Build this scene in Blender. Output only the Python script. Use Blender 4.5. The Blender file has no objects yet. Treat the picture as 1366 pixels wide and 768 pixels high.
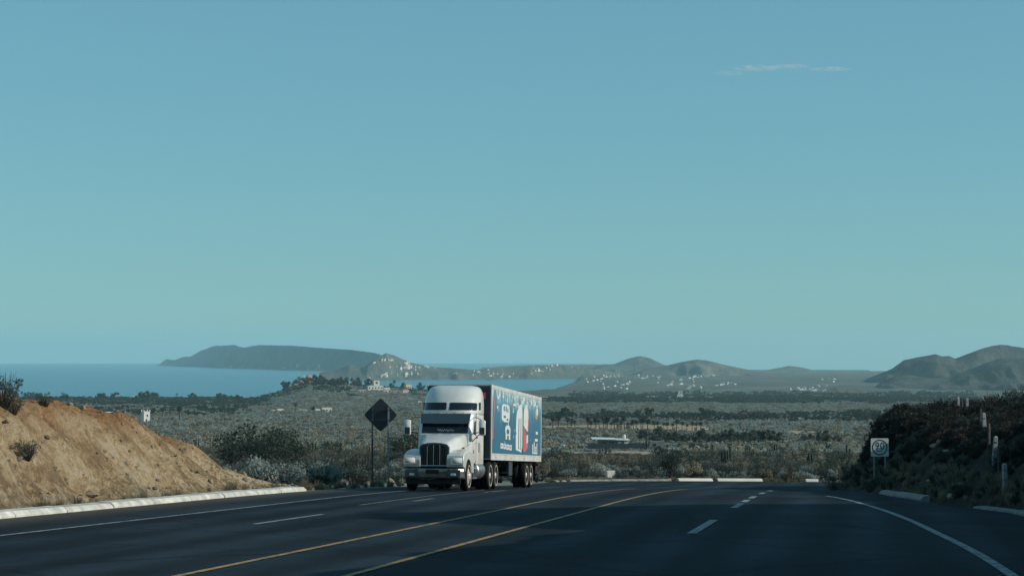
import bpy, bmesh, math, random
import numpy as np
from mathutils import Vector, Matrix
from mathutils.bvhtree import BVHTree

R = math.radians
scene = bpy.context.scene
COL = scene.collection

# ------------------------------------------------------------------ camera, sky, sun, exposure
CAMZ = 80.0                       # eye height above the sea
FPX = 2600.0                      # focal length in units of a 1366 wide frame
cam_d = bpy.data.cameras.new("camera")
cam = bpy.data.objects.new("camera", cam_d)
COL.objects.link(cam)
cam.location = (0, 0, CAMZ)
PITCH = math.atan(87.0 / FPX)
cam.rotation_euler = (math.pi / 2 + PITCH, 0, 0)
cam_d.sensor_width = 36.0
cam_d.lens = FPX / 1366.0 * 36.0
cam_d.clip_start = 0.3
cam_d.clip_end = 200000.0
scene.camera = cam

SUN_EL = R(25.0)
SUN_BACK = R(10.0)                # how far behind the right-hand direction the sun stands
sun_dir = Vector((math.cos(SUN_BACK) * math.cos(SUN_EL), -math.sin(SUN_BACK) * math.cos(SUN_EL), math.sin(SUN_EL)))
world = bpy.data.worlds.new("World")
scene.world = world
world.use_nodes = True
wn = world.node_tree
for n in list(wn.nodes):
    wn.nodes.remove(n)
sky = wn.nodes.new("ShaderNodeTexSky")
sky.sky_type = 'NISHITA'
sky.sun_disc = False
sky.sun_elevation = SUN_EL
sky.sun_rotation = math.atan2(sun_dir.x, sun_dir.y)
sky.altitude = 100.0
sky.air_density = 1.0
sky.dust_density = 0.0
sky.ozone_density = 6.0
tint = wn.nodes.new("ShaderNodeMix")
tint.data_type = 'RGBA'
tint.blend_type = 'MULTIPLY'
tint.inputs[0].default_value = 1.0
tint.inputs[7].default_value = (0.82, 1.46, 1.50, 1)
bg = wn.nodes.new("ShaderNodeBackground")
bg.inputs[1].default_value = 0.15
wout = wn.nodes.new("ShaderNodeOutputWorld")
soft = wn.nodes.new("ShaderNodeGamma")
soft.inputs[1].default_value = 0.48
wn.links.new(sky.outputs[0], soft.inputs[0])
wn.links.new(soft.outputs[0], tint.inputs[6])
wn.links.new(tint.outputs[2], bg.inputs[0])
wn.links.new(bg.outputs[0], wout.inputs[0])

sun_l = bpy.data.lights.new("sun", 'SUN')
sun_l.energy = 3.8
sun_l.angle = R(0.5)
sun_l.color = (1.0, 0.95, 0.86)
sun_o = bpy.data.objects.new("sun", sun_l)
COL.objects.link(sun_o)
sun_o.rotation_euler = sun_dir.to_track_quat('Z', 'Y').to_euler()
sun_o.location = (60, -30, 140)

scene.view_settings.view_transform = 'Standard'
scene.view_settings.look = 'None'
scene.view_settings.exposure = 0.0
scene.view_settings.gamma = 1.0
scene.render.engine = 'CYCLES'
scene.cycles.use_denoising = True
scene.cycles.max_bounces = 5
scene.cycles.diffuse_bounces = 2
scene.cycles.glossy_bounces = 2
scene.cycles.transmission_bounces = 3
scene.cycles.transparent_max_bounces = 8
scene.cycles.volume_bounces = 1

# ------------------------------------------------------------------ helpers
rng = np.random.default_rng(7)
random.seed(7)

def vnoise(x, y, seed=0):
    xi = np.floor(x).astype(np.int64); yi = np.floor(y).astype(np.int64)
    xf = x - xi; yf = y - yi
    u = xf * xf * (3 - 2 * xf); v = yf * yf * (3 - 2 * yf)
    def h(a, b):
        n = (a * 374761393 + b * 668265263 + seed * 1442695041) & 0xffffffff
        n = ((n ^ (n >> 13)) * 1274126177) & 0xffffffff
        n = n ^ (n >> 16)
        return (n & 0xffff) / 65535.0
    return (h(xi, yi) * (1 - u) + h(xi + 1, yi) * u) * (1 - v) + (h(xi, yi + 1) * (1 - u) + h(xi + 1, yi + 1) * u) * v

def fbm(x, y, octv=4, seed=0):
    a = 0.5; s = np.zeros_like(x * 1.0)
    for i in range(octv):
        s = s + a * (vnoise(x, y, seed + i * 17) - 0.5)
        x = x * 2.03 + 13.1; y = y * 2.03 + 7.7; a *= 0.5
    return s

def ridged(x, y, octv=5, seed=0):
    a = 0.5; s = np.zeros_like(x * 1.0); w = 1.0
    for i in range(octv):
        n = 1 - np.abs(2 * vnoise(x, y, seed + i * 31) - 1)
        n = n * n * w
        s = s + a * n
        w = np.clip(n * 1.6, 0, 1)
        x = x * 2.07 + 3.3; y = y * 2.07 + 9.1; a *= 0.5
    return s

def sstep(a, b, x):
    t = np.clip((x - a) / (b - a), 0, 1)
    return t * t * (3 - 2 * t)

def tag(o, label=None, cat=None, group=None, kind=None):
    if label: o["label"] = label
    if cat: o["category"] = cat
    if group: o["group"] = group
    if kind: o["kind"] = kind
    return o

def link(o, parent=None):
    COL.objects.link(o)
    if parent is not None:
        o.parent = parent
    return o

def empty(name, loc=(0, 0, 0), rot=(0, 0, 0), label=None, cat=None, group=None):
    o = bpy.data.objects.new(name, None)
    o.empty_display_size = 0.3
    o.location = loc; o.rotation_euler = rot
    COL.objects.link(o)
    return tag(o, label, cat, group)

def copy_tree(o, parent=None):
    c = o.copy(); COL.objects.link(c)
    c.parent = parent
    for ch in list(o.children):
        copy_tree(ch, c)
    return c

class MB:
    def __init__(s): s.v = []; s.f = []; s.m = []
    def add(s, vs, fs, m=0):
        k = len(s.v); s.v += [tuple(p) for p in vs]
        s.f += [tuple(k + i for i in f) for f in fs]; s.m += [m] * len(fs)
        return s
    def box(s, x0, x1, y0, y1, z0, z1, m=0):
        vs = [(x0,y0,z0),(x1,y0,z0),(x1,y1,z0),(x0,y1,z0),(x0,y0,z1),(x1,y0,z1),(x1,y1,z1),(x0,y1,z1)]
        return s.add(vs, [(0,3,2,1),(4,5,6,7),(0,1,5,4),(1,2,6,5),(2,3,7,6),(3,0,4,7)], m)
    def loft(s, loops, cap=True, closed=True, m=0):
        k = len(loops[0]); vs = [p for l in loops for p in l]; fs = []
        for i in range(len(loops) - 1):
            for j in range(k if closed else k - 1):
                a = i * k + j; b = i * k + (j + 1) % k
                fs.append((a, b, b + k, a + k))
        if cap:
            fs.append(tuple(range(k))[::-1]); fs.append(tuple((len(loops) - 1) * k + j for j in range(k)))
        return s.add(vs, fs, m)
    def tube(s, path, r, n=8, m=0, cap=True):
        path = [Vector(p) for p in path]; loops = []
        rr = r if isinstance(r, (list, tuple)) else [r] * len(path)
        up = Vector((0, 0, 1))
        for i, p in enumerate(path):
            d = (path[min(i + 1, len(path) - 1)] - path[max(i - 1, 0)]).normalized()
            a = d.cross(up if abs(d.z) < 0.95 else Vector((1, 0, 0))).normalized(); b = a.cross(d)
            loops.append([p + (a * math.cos(2*math.pi*j/n) + b * math.sin(2*math.pi*j/n)) * rr[i] for j in range(n)])
        return s.loft(loops, cap, True, m)
    def lathe(s, prof, axis='X', n=24, c=(0,0,0), m=0, cap=True):      # prof: (along, radius)
        loops = []
        for a, r in prof:
            l = []
            for j in range(n):
                t = 2*math.pi*j/n
                if axis == 'X': l.append((c[0]+a, c[1]+r*math.cos(t), c[2]+r*math.sin(t)))
                elif axis == 'Y': l.append((c[0]+r*math.cos(t), c[1]+a, c[2]+r*math.sin(t)))
                else: l.append((c[0]+r*math.cos(t), c[1]+r*math.sin(t), c[2]+a))
            loops.append(l)
        return s.loft(loops, cap, True, m)
    def prism_x(s, prof, x0, x1, m=0, inset=None):            # prof in (y, z)
        a = [(x0, y, z) for y, z in prof]; b = [(x1, y, z) for y, z in prof]
        return s.loft([a, b], True, True, m)
    def mesh(s, name, mats, smooth=False, fix=True):
        me = bpy.data.meshes.new(name)
        me.from_pydata(s.v, [], s.f)
        for mt in (mats if isinstance(mats, (list, tuple)) else [mats]):
            me.materials.append(mt)
        if len(set(s.m)) > 1:
            me.polygons.foreach_set("material_index", s.m)
        if fix:
            bm = bmesh.new(); bm.from_mesh(me)
            bmesh.ops.recalc_face_normals(bm, faces=bm.faces); bm.to_mesh(me); bm.free()
        if smooth:
            me.polygons.foreach_set("use_smooth", [True] * len(me.polygons))
        me.update()
        return me
    def build(s, name, mats, parent=None, smooth=False, bevel=0, loc=None, fix=True):
        o = bpy.data.objects.new(name, s.mesh(name, mats, smooth, fix))
        link(o, parent)
        if loc: o.location = loc
        if bevel:
            b = o.modifiers.new("bevel", 'BEVEL'); b.width = bevel; b.segments = 2; b.limit_method = 'ANGLE'; b.angle_limit = R(40)
            b.harden_normals = False
        return o

def np_mesh(name, V, F, mat, smooth=True, attrs=None):
    me = bpy.data.meshes.new(name)
    V = np.asarray(V, dtype=np.float32); F = np.asarray(F, dtype=np.int32)
    k = F.shape[1]
    me.vertices.add(len(V)); me.vertices.foreach_set("co", V.ravel())
    me.loops.add(F.size); me.loops.foreach_set("vertex_index", F.ravel())
    me.polygons.add(len(F))
    me.polygons.foreach_set("loop_start", np.arange(0, F.size, k, dtype=np.int32))
    me.polygons.foreach_set("loop_total", np.full(len(F), k, dtype=np.int32))
    if smooth: me.polygons.foreach_set("use_smooth", np.ones(len(F), dtype=bool))
    for nm, arr in (attrs or {}).items():
        at = me.attributes.new(nm, 'FLOAT', 'POINT'); at.data.foreach_set("value", np.asarray(arr, dtype=np.float32))
    for mt in (mat if isinstance(mat, (list, tuple)) else [mat]):
        me.materials.append(mt)
    me.update(); me.validate()
    return me

def grid_faces(nx, ny, keep=None):
    i, j = np.meshgrid(np.arange(nx - 1), np.arange(ny - 1), indexing='ij')
    a = (i * ny + j).ravel()
    F = np.stack([a, a + ny, a + ny + 1, a + 1], 1)
    if keep is not None:
        F = F[keep.ravel()[F].all(1)]
    return F

# ------------------------------------------------------------------ materials
def new_mat(name):
    m = bpy.data.materials.new(name); m.use_nodes = True
    nt = m.node_tree; b = nt.nodes["Principled BSDF"]
    return m, nt, b

def plain(name, col, rough=0.6, metal=0.0, spec=0.5, coat=0.0, noise=0.0, nscale=3.0, bump=0.0):
    m, nt, b = new_mat(name)
    b.inputs["Base Color"].default_value = (*col, 1)
    b.inputs["Roughness"].default_value = rough
    b.inputs["Metallic"].default_value = metal
    b.inputs["Specular IOR Level"].default_value = spec
    b.inputs["Coat Weight"].default_value = coat
    b.inputs["Coat Roughness"].default_value = 0.08
    if noise:
        tc = nt.nodes.new("ShaderNodeTexCoord")
        nz = nt.nodes.new("ShaderNodeTexNoise"); nz.inputs["Scale"].default_value = nscale; nz.inputs["Detail"].default_value = 6
        nt.links.new(tc.outputs["Object"], nz.inputs["Vector"])
        rp = nt.nodes.new("ShaderNodeValToRGB")
        rp.color_ramp.elements[0].position = 0.3; rp.color_ramp.elements[1].position = 0.7
        rp.color_ramp.elements[0].color = (*[c * (1 - noise) for c in col], 1)
        rp.color_ramp.elements[1].color = (*[min(1, c * (1 + noise * 0.6)) for c in col], 1)
        nt.links.new(nz.outputs["Fac"], rp.inputs["Fac"]); nt.links.new(rp.outputs[0], b.inputs["Base Color"])
        if bump:
            bp = nt.nodes.new("ShaderNodeBump"); bp.inputs["Strength"].default_value = bump; bp.inputs["Distance"].default_value = 0.05
            nt.links.new(nz.outputs["Fac"], bp.inputs["Height"]); nt.links.new(bp.outputs[0], b.inputs["Normal"])
    return m

def earth(name, cols, scales, rough=0.95, bump=0.6, bdist=0.2, attr=None, attr_cols=None, pos=None):
    """two octaves of colour noise in world metres; optional colour by a vertex attribute (strata)"""
    m, nt, b = new_mat(name)
    b.inputs["Roughness"].default_value = rough; b.inputs["Specular IOR Level"].default_value = 0.15
    g = nt.nodes.new("ShaderNodeNewGeometry")
    def nz(sc, det=6, rg=0.6):
        n = nt.nodes.new("ShaderNodeTexNoise"); n.inputs["Scale"].default_value = sc; n.inputs["Detail"].default_value = det
        n.inputs["Roughness"].default_value = rg
        nt.links.new(g.outputs["Position"], n.inputs["Vector"]); return n
    n1 = nz(scales[0]); n2 = nz(scales[1], 8, 0.7)
    add = nt.nodes.new("ShaderNodeMath"); add.operation = 'ADD'
    mul = nt.nodes.new("ShaderNodeMath"); mul.operation = 'MULTIPLY'; mul.inputs[1].default_value = 0.5
    nt.links.new(n1.outputs["Fac"], add.inputs[0]); nt.links.new(n2.outputs["Fac"], add.inputs[1]); nt.links.new(add.outputs[0], mul.inputs[0])
    rp = nt.nodes.new("ShaderNodeValToRGB"); el = rp.color_ramp.elements
    ps = pos or np.linspace(0.36, 0.64, len(cols))
    while len(el) < len(cols): el.new(0.5)
    for e, p, c in zip(el, ps, cols): e.position = float(p); e.color = (*c, 1)
    nt.links.new(mul.outputs[0], rp.inputs["Fac"])
    out = rp.outputs[0]
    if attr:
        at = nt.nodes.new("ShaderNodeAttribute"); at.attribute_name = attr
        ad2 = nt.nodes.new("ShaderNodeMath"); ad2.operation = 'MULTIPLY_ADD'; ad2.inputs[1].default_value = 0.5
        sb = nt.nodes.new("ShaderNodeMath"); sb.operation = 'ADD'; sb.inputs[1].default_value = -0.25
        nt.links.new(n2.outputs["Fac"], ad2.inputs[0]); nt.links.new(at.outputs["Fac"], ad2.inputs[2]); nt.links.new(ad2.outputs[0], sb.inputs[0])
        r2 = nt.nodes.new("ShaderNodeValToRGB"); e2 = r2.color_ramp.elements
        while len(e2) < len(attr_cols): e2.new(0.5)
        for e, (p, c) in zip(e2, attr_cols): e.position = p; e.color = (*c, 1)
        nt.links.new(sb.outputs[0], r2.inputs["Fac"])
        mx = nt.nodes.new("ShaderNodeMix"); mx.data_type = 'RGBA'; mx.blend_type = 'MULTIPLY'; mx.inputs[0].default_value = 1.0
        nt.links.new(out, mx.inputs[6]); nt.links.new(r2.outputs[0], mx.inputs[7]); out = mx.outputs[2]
    nt.links.new(out, b.inputs["Base Color"])
    if bump:
        bp = nt.nodes.new("ShaderNodeBump"); bp.inputs["Strength"].default_value = bump; bp.inputs["Distance"].default_value = bdist
        nt.links.new(n2.outputs["Fac"], bp.inputs["Height"]); nt.links.new(bp.outputs[0], b.inputs["Normal"])
    return m

def leafmat(name, c0, c1, c2, rough=0.75):
    """foliage: colour varies from plant to plant (per-object random) and from spray to spray"""
    m, nt, b = new_mat(name)
    b.inputs["Roughness"].default_value = rough; b.inputs["Specular IOR Level"].default_value = 0.2
    oi = nt.nodes.new("ShaderNodeObjectInfo")
    rp = nt.nodes.new("ShaderNodeValToRGB"); el = rp.color_ramp.elements
    el.new(0.5)
    for e, p, c in zip(el, (0.0, 0.55, 1.0), (c0, c1, c2)): e.position = p; e.color = (*c, 1)
    tc = nt.nodes.new("ShaderNodeTexCoord")
    nz = nt.nodes.new("ShaderNodeTexNoise"); nz.inputs["Scale"].default_value = 2.2; nz.inputs["Detail"].default_value = 4
    nt.links.new(tc.outputs["Object"], nz.inputs["Vector"])
    a = nt.nodes.new("ShaderNodeMath"); a.operation = 'MULTIPLY_ADD'; a.inputs[1].default_value = 0.6
    s = nt.nodes.new("ShaderNodeMath"); s.operation = 'MULTIPLY_ADD'; s.inputs[1].default_value = 0.9; s.inputs[2].default_value = -0.25
    nt.links.new(nz.outputs["Fac"], s.inputs[0]); nt.links.new(oi.outputs["Random"], a.inputs[0]); nt.links.new(s.outputs[0], a.inputs[2])
    nt.links.new(a.outputs[0], rp.inputs["Fac"]); nt.links.new(rp.outputs[0], b.inputs["Base Color"])
    tr = nt.nodes.new("ShaderNodeBsdfTranslucent"); nt.links.new(rp.outputs[0], tr.inputs["Color"])
    mixs = nt.nodes.new("ShaderNodeMixShader"); mixs.inputs[0].default_value = 0.42
    out = nt.nodes["Material Output"]
    nt.links.new(b.outputs[0], mixs.inputs[1]); nt.links.new(tr.outputs[0], mixs.inputs[2]); nt.links.new(mixs.outputs[0], out.inputs["Surface"])
    return m

# ------------------------------------------------------------------ the lie of the land (metres, relative to the eye = 0)
TH = math.atan(447.0 / FPX)                   # heading of the road, to the right of the view axis
CT, ST = math.cos(TH), math.sin(TH)
def st_to_xy(s, t): return K * (s * ST + t * CT), K * (s * CT - t * ST)      # survey units in, metres out
def xy_to_st(x, y): return x * ST + y * CT, x * CT - y * ST

K = 1.07                                      # near-field scale: lane survey units -> metres
_S = np.concatenate([np.linspace(-60, 52.9, 60), np.linspace(53.5, 86, 40), [98, 110, 122]])
_Z = -1.8 - 0.0431 * _S - np.where(_S > 52.9, 0.000405 * (_S - 52.9) ** 2, 0)
_Z[-3:] = [-6.66, -7.28, -7.93]
_S2 = np.array([150, 170, 220, 300, 420, 600, 1000, 1500, 2200, 3000, 3400, 3700, 4600, 6000, 9000, 14000, 45000.])
_Z2 = np.array([-9.5, -10.4, -12.7, -16.5, -21.7, -28.8, -39.5, -49.5, -59.5, -70.0, -76.0, -78.5, -77, -74, -90, -150, -460.])
_SS = np.concatenate([_S * K, _S2]); _ZZ = np.concatenate([_Z * K, _Z2])
_den = np.arange(-60, 200, 0.5); _dz = np.interp(_den, _SS, _ZZ)
_kr = np.exp(-(np.arange(-12, 13) / 5.0) ** 2); _kr /= _kr.sum()
_pad = np.concatenate([_dz[0] + (np.arange(-12, 0)) * (_dz[1] - _dz[0]), _dz, _dz[-1] + np.arange(1, 13) * (_dz[-1] - _dz[-2])])
_dz = np.convolve(_pad, _kr, 'valid')
_SS = np.concatenate([_den, _S2[_S2 > 200]]); _ZZ = np.concatenate([_dz, _Z2[_S2 > 200]])
def prof(s): return np.interp(s, _SS, _ZZ)
def road_z(s): return prof(np.asarray(s, dtype=float))

ER = 6.371e6
def px_az(px): return (px - 683.0) / FPX      # tangent of the azimuth of an image column

# coast: distance at which the land meets the sea, by azimuth tangent
_CPX = np.array([-3000, 0, 200, 340, 400, 470, 560, 640, 700, 740, 765, 790, 830, 5000.])
_CD = np.array([3300, 3380, 3400, 3450, 3600, 3900, 4000, 4080, 4180, 4400, 5200, 9000, 60000, 60000.])
def coast_d(ta): return np.interp(ta * FPX + 683, _CPX, _CD)

def ground(x, y):
    """height of the natural ground relative to the eye"""
    x = np.asarray(x, dtype=float); y = np.asarray(y, dtype=float)
    s, t = xy_to_st(x, y)
    d = np.hypot(x, y)
    w = sstep(140, 500, d)
    q = s * (1 - w) + np.maximum(y, 0.0) * w
    q = np.where(d > 600, np.maximum(q, -50), q)
    z = prof(q)
    z = z + sstep(110, 260, d) * (fbm(x / 90, y / 90, 3, 5) * np.clip(d / 200, 0, 6) * 0.8)
    # hill with the villas
    px = np.where(y > 1, x / np.maximum(y, 1), 0) * FPX + 683
    bump = np.interp(px, [345, 372, 395, 412, 440, 480, 530, 575, 640, 700], [0, 10, 20, 24, 22, 19, 16, 12, 6, 0])
    z = z + np.where(y > 1, bump * np.exp(-((d - 2650) / 420.0) ** 2), 0)
    # sea edge
    cd = coast_d(np.where(y > 1, x / np.maximum(y, 1), 9))
    beyond = sstep(-140, 200, d - cd)
    sea = -CAMZ - d * d / (2 * ER)
    z = np.where(y > 500, z * (1 - beyond) + (sea - 14) * beyond, z)
    z = np.where((y > 500) & (d < cd - 60) & (d < 6500), np.maximum(z, sea + 1.2), z)
    return z

# road edges (x, y)
def edge_pts():
    out = [st_to_xy(s, -17.5) for s in np.linspace(-40, 66, 30)]
    out += [st_to_xy(76, -17.2), st_to_xy(86, -16.8), st_to_xy(95, -16.3)]
    out += [(K * a, K * b) for a, b in ((2.5, 109.5), (5.8, 115.5), (10.3, 119.0), (16, 120.8), (22, 121.2), (30, 119.5), (42, 114), (60, 102), (90, 76))]
    inn = [st_to_xy(s, t) for s, t in ((-40, 4.4), (0, 4.4), (25, 4.4), (36, 4.4), (44, 4.3), (50, 3.9), (55.5, 2.6), (61, 1.9), (66, 1.3), (72, 0.9), (78, 0.2), (85, -0.4), (92, -0.6), (98, -0.1))]
    inn += [(K * a, K * b) for a, b in ((20.5, 102.2), (25, 106.2), (31, 108.2), (39, 108), (50, 104), (70, 89), (90, 68))]
    return np.array(out), np.array(inn)
OUT_E, INN_E = edge_pts()

def resample(P, n):
    P = np.asarray(P, dtype=float)
    # Catmull-Rom then even spacing
    Q = []
    for i in range(len(P) - 1):
        p0, p1, p2, p3 = P[max(i-1,0)], P[i], P[i+1], P[min(i+2,len(P)-1)]
        for u in np.linspace(0, 1, 12, endpoint=False):
            Q.append(0.5*((2*p1)+(-p0+p2)*u+(2*p0-5*p1+4*p2-p3)*u*u+(-p0+3*p1-3*p2+p3)*u**3))
    Q.append(P[-1]); Q = np.array(Q)
    L = np.concatenate([[0], np.cumsum(np.hypot(*np.diff(Q, axis=0).T))])
    s = np.linspace(0, L[-1], n)
    return np.stack([np.interp(s, L, Q[:, k]) for k in range(P.shape[1])], 1)
OUT_R = resample(OUT_E, 260); INN_R = resample(INN_E, 260)

def sdist(x, y, P):
    """signed distance to polyline P; positive on the right-hand side of its direction"""
    x = np.asarray(x, float); y = np.asarray(y, float)
    best = np.full(x.shape, 1e9); sg = np.ones(x.shape)
    for a, b in zip(P[:-1], P[1:]):
        d = b - a; L2 = (d * d).sum() + 1e-9
        u = np.clip(((x - a[0]) * d[0] + (y - a[1]) * d[1]) / L2, 0, 1)
        dx = x - a[0] - u * d[0]; dy = y - a[1] - u * d[1]
        dd = np.hypot(dx, dy)
        c = d[1] * dx - d[0] * dy
        up = dd < best
        best = np.where(up, dd, best); sg = np.where(up, np.sign(c), sg)
    return best * sg

def on_road(x, y):
    return (sdist(x, y, OUT_R[::4]) > 0) & (sdist(x, y, INN_R[::4]) < 0)

# colours
M_ground = earth("dry_plain_soil", [(0.13, 0.138, 0.118), (0.205, 0.21, 0.178), (0.29, 0.275, 0.22)], (0.02, 0.45), bump=0.4)
M_bare = earth("bare_sandy_soil", [(0.27, 0.205, 0.13), (0.37, 0.28, 0.175), (0.45, 0.345, 0.225)], (0.03, 0.6), bump=0.4)
M_sand = earth("beach_sand", [(0.40, 0.34, 0.24), (0.46, 0.40, 0.30)], (0.01, 0.2), bump=0)
M_bank_soil = earth("shade_dark_bank_soil", [(0.018, 0.020, 0.017), (0.036, 0.034, 0.026), (0.10, 0.08, 0.05)], (0.25, 2.2), bump=0.8, bdist=0.3)  # soil colour darkened to deepen the shade on the right bank

def far_cover(m):
    nt = m.node_tree; b = nt.nodes["Principled BSDF"]; src = b.inputs["Base Color"].links[0].from_socket
    g = nt.nodes.new("ShaderNodeNewGeometry"); ln = nt.nodes.new("ShaderNodeVectorMath"); ln.operation = 'LENGTH'
    nt.links.new(g.outputs["Position"], ln.inputs[0])
    mr = nt.nodes.new("ShaderNodeMapRange"); mr.inputs["From Min"].default_value = 2600; mr.inputs["From Max"].default_value = 3500
    nt.links.new(ln.outputs["Value"], mr.inputs["Value"])
    n = nt.nodes.new("ShaderNodeTexNoise"); n.inputs["Scale"].default_value = 0.006; n.inputs["Detail"].default_value = 9; n.inputs["Roughness"].default_value = 0.75
    mp = nt.nodes.new("ShaderNodeMapping"); mp.inputs["Scale"].default_value = (1, 0.5, 1)
    nt.links.new(g.outputs["Position"], mp.inputs[0]); nt.links.new(mp.outputs[0], n.inputs["Vector"])
    rp = nt.nodes.new("ShaderNodeValToRGB"); rp.color_ramp.elements[0].position = 0.38; rp.color_ramp.elements[1].position = 0.66
    rp.color_ramp.elements[0].color = (0.06, 0.075, 0.065, 1); rp.color_ramp.elements[1].color = (0.18, 0.17, 0.13, 1)
    nt.links.new(n.outputs["Fac"], rp.inputs["Fac"])
    mx = nt.nodes.new("ShaderNodeMix"); mx.data_type = 'RGBA'
    nt.links.new(mr.outputs[0], mx.inputs[0]); nt.links.new(src, mx.inputs[6]); nt.links.new(rp.outputs[0], mx.inputs[7]); nt.links.new(mx.outputs[2], b.inputs["Base Color"])
far_cover(M_ground)

# ---- ground: one sheet round the camera out to the horizon
def make_ground():
    az = np.concatenate([np.linspace(-180, -60, 25)[:-1], np.linspace(-60, -18, 30)[:-1], np.linspace(-18, 18, 420)[:-1],
                         np.linspace(18, 60, 30)[:-1], np.linspace(60, 180, 25)])
    d = np.concatenate([np.linspace(2, 140, 70)[:-1], np.geomspace(140, 5200, 260)[:-1], np.geomspace(5200, 42000, 40)])
    A, D = np.meshgrid(np.radians(az), d, indexing='ij')
    X = D * np.sin(A); Y = D * np.cos(A)
    Z = ground(X, Y)
    near = D < 150
    so = sdist(X, Y, OUT_R[::6]); si = sdist(X, Y, INN_R[::6])
    inside = np.minimum(so, -si)
    Z = Z - np.where(near, 0.35 * sstep(-0.2, 1.2, inside) + 0.04, 0)
    rough = np.where(near & (inside < -0.5), fbm(X / 1.3, Y / 1.3, 3, 3) * 0.25, 0)
    Z = Z + rough + CAMZ
    V = np.stack([X, Y, Z], -1).reshape(-1, 3)
    F = grid_faces(len(az), len(d))
    o = bpy.data.objects.new("ground", np_mesh("ground", V, F, M_ground)); link(o)
    tag(o, kind="structure")
    return o, V, F
ground_o, GV, GF = make_ground()

def gz(x, y):
    return float(ground(np.array([x]), np.array([y]))[0]) + CAMZ

# ---- patches of bare ground, sheets just above the plain
BARE = []                                     # (px0, px1, d0, d1)
def bare_patch(px0, px1, d0, d1, seed, lift=0.25):
    BARE.append((px0, px1, d0, d1))
    n = 60; m = 14
    u = np.linspace(0, 1, n); v = np.linspace(-1, 1, m)
    P = px0 + (px1 - px0) * u
    half = (d1 - d0) / 2 * (0.55 + 0.9 * (fbm(u * 7, u * 0 + seed, 3, seed) + 0.25)) * np.sin(np.pi * np.clip(u, 0.02, 0.98)) ** 0.4
    mid = (d0 + d1) / 2 + (d1 - d0) * 0.35 * fbm(u * 3, u * 0 + seed + 5, 2, seed)
    D = mid[:, None] + half[:, None] * v[None, :]
    X = px_az(P)[:, None] * D; Y = D
    Z = ground(X, Y) + lift + CAMZ
    Z[:, 0] -= lift * 2; Z[:, -1] -= lift * 2; Z[0] -= lift * 2; Z[-1] -= lift * 2
    o = bpy.data.objects.new("bare_ground", np_mesh("bare_ground", np.stack([X, Y, Z], -1).reshape(-1, 3), grid_faces(n, m), M_bare)); link(o)
    tag(o, kind="structure")
bare_patch(715, 950, 890, 1160, 3, 0.6)
bare_patch(965, 1180, 760, 990, 4, 0.6)
bare_patch(722, 872, 330, 500, 6, 0.3)
bare_patch(1040, 1125, 405, 440, 8, 0.3)
bare_patch(895, 985, 480, 530, 9, 0.3)
bare_patch(560, 730, 126, 150, 11, 0.1)
bare_patch(735, 905, 126, 142, 12, 0.1)

# ---- sea, following the curve of the earth so that the horizon stands where it does
m, nt, b = new_mat("sea_water")
b.inputs["Base Color"].default_value = (0.055, 0.23, 0.295, 1)
b.inputs["Roughness"].default_value = 0.22
b.inputs["IOR"].default_value = 1.33
g = nt.nodes.new("ShaderNodeNewGeometry")
mp = nt.nodes.new("ShaderNodeMapping"); mp.inputs["Scale"].default_value = (0.012, 0.03, 0.03)
n1 = nt.nodes.new("ShaderNodeTexNoise"); n1.inputs["Scale"].default_value = 1.0; n1.inputs["Detail"].default_value = 8; n1.inputs["Roughness"].default_value = 0.65
bp = nt.nodes.new("ShaderNodeBump"); bp.inputs["Strength"].default_value = 1.0; bp.inputs["Distance"].default_value = 10.0
nt.links.new(g.outputs["Position"], mp.inputs["Vector"]); nt.links.new(mp.outputs[0], n1.inputs["Vector"])
nt.links.new(n1.outputs["Fac"], bp.inputs["Height"]); nt.links.new(bp.outputs[0], b.inputs["Normal"])
M_sea = m
def make_sea():
    az = np.radians(np.linspace(-75, 2.1, 121)); d = np.concatenate([np.linspace(2600, 8000, 30)[:-1], np.geomspace(8000, 43500, 60)])
    A, D = np.meshgrid(az, d, indexing='ij')
    Z = -D * D / (2 * ER)
    V = np.stack([D * np.sin(A), D * np.cos(A), Z], -1).reshape(-1, 3)
    o = bpy.data.objects.new("sea", np_mesh("sea", V, grid_faces(len(az), len(d)), M_sea)); link(o); tag(o, kind="structure")
make_sea()

# ---- beach: strip of sand along the near shore
def make_beach():
    P = np.linspace(-250, 360, 120)
    ta = px_az(P); cd = coast_d(ta)
    sa = 1 / np.sqrt(1 + ta * ta)
    rows = []
    for k, (off, zz) in enumerate(((-330, 0.5), (-300, 4.2), (-120, 2.6), (40, -0.6))):
        D = cd + off + 25 * fbm(P / 60, P * 0 + k, 3, k)
        Y = D * sa; X = Y * ta
        Z = np.full_like(D, zz) - D * D / (2 * ER) + (0 if k == 3 else 0)
        if k < 3:
            Z = np.maximum(Z, ground(X, Y) + CAMZ + (0.5 if k else -2))
        rows.append(np.stack([X, Y, Z], -1))
    V = np.stack(rows, 1).reshape(-1, 3)
    o = bpy.data.objects.new("beach", np_mesh("beach", V, grid_faces(len(P), 4), M_sand)); link(o); tag(o, kind="structure")
make_beach()

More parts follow.
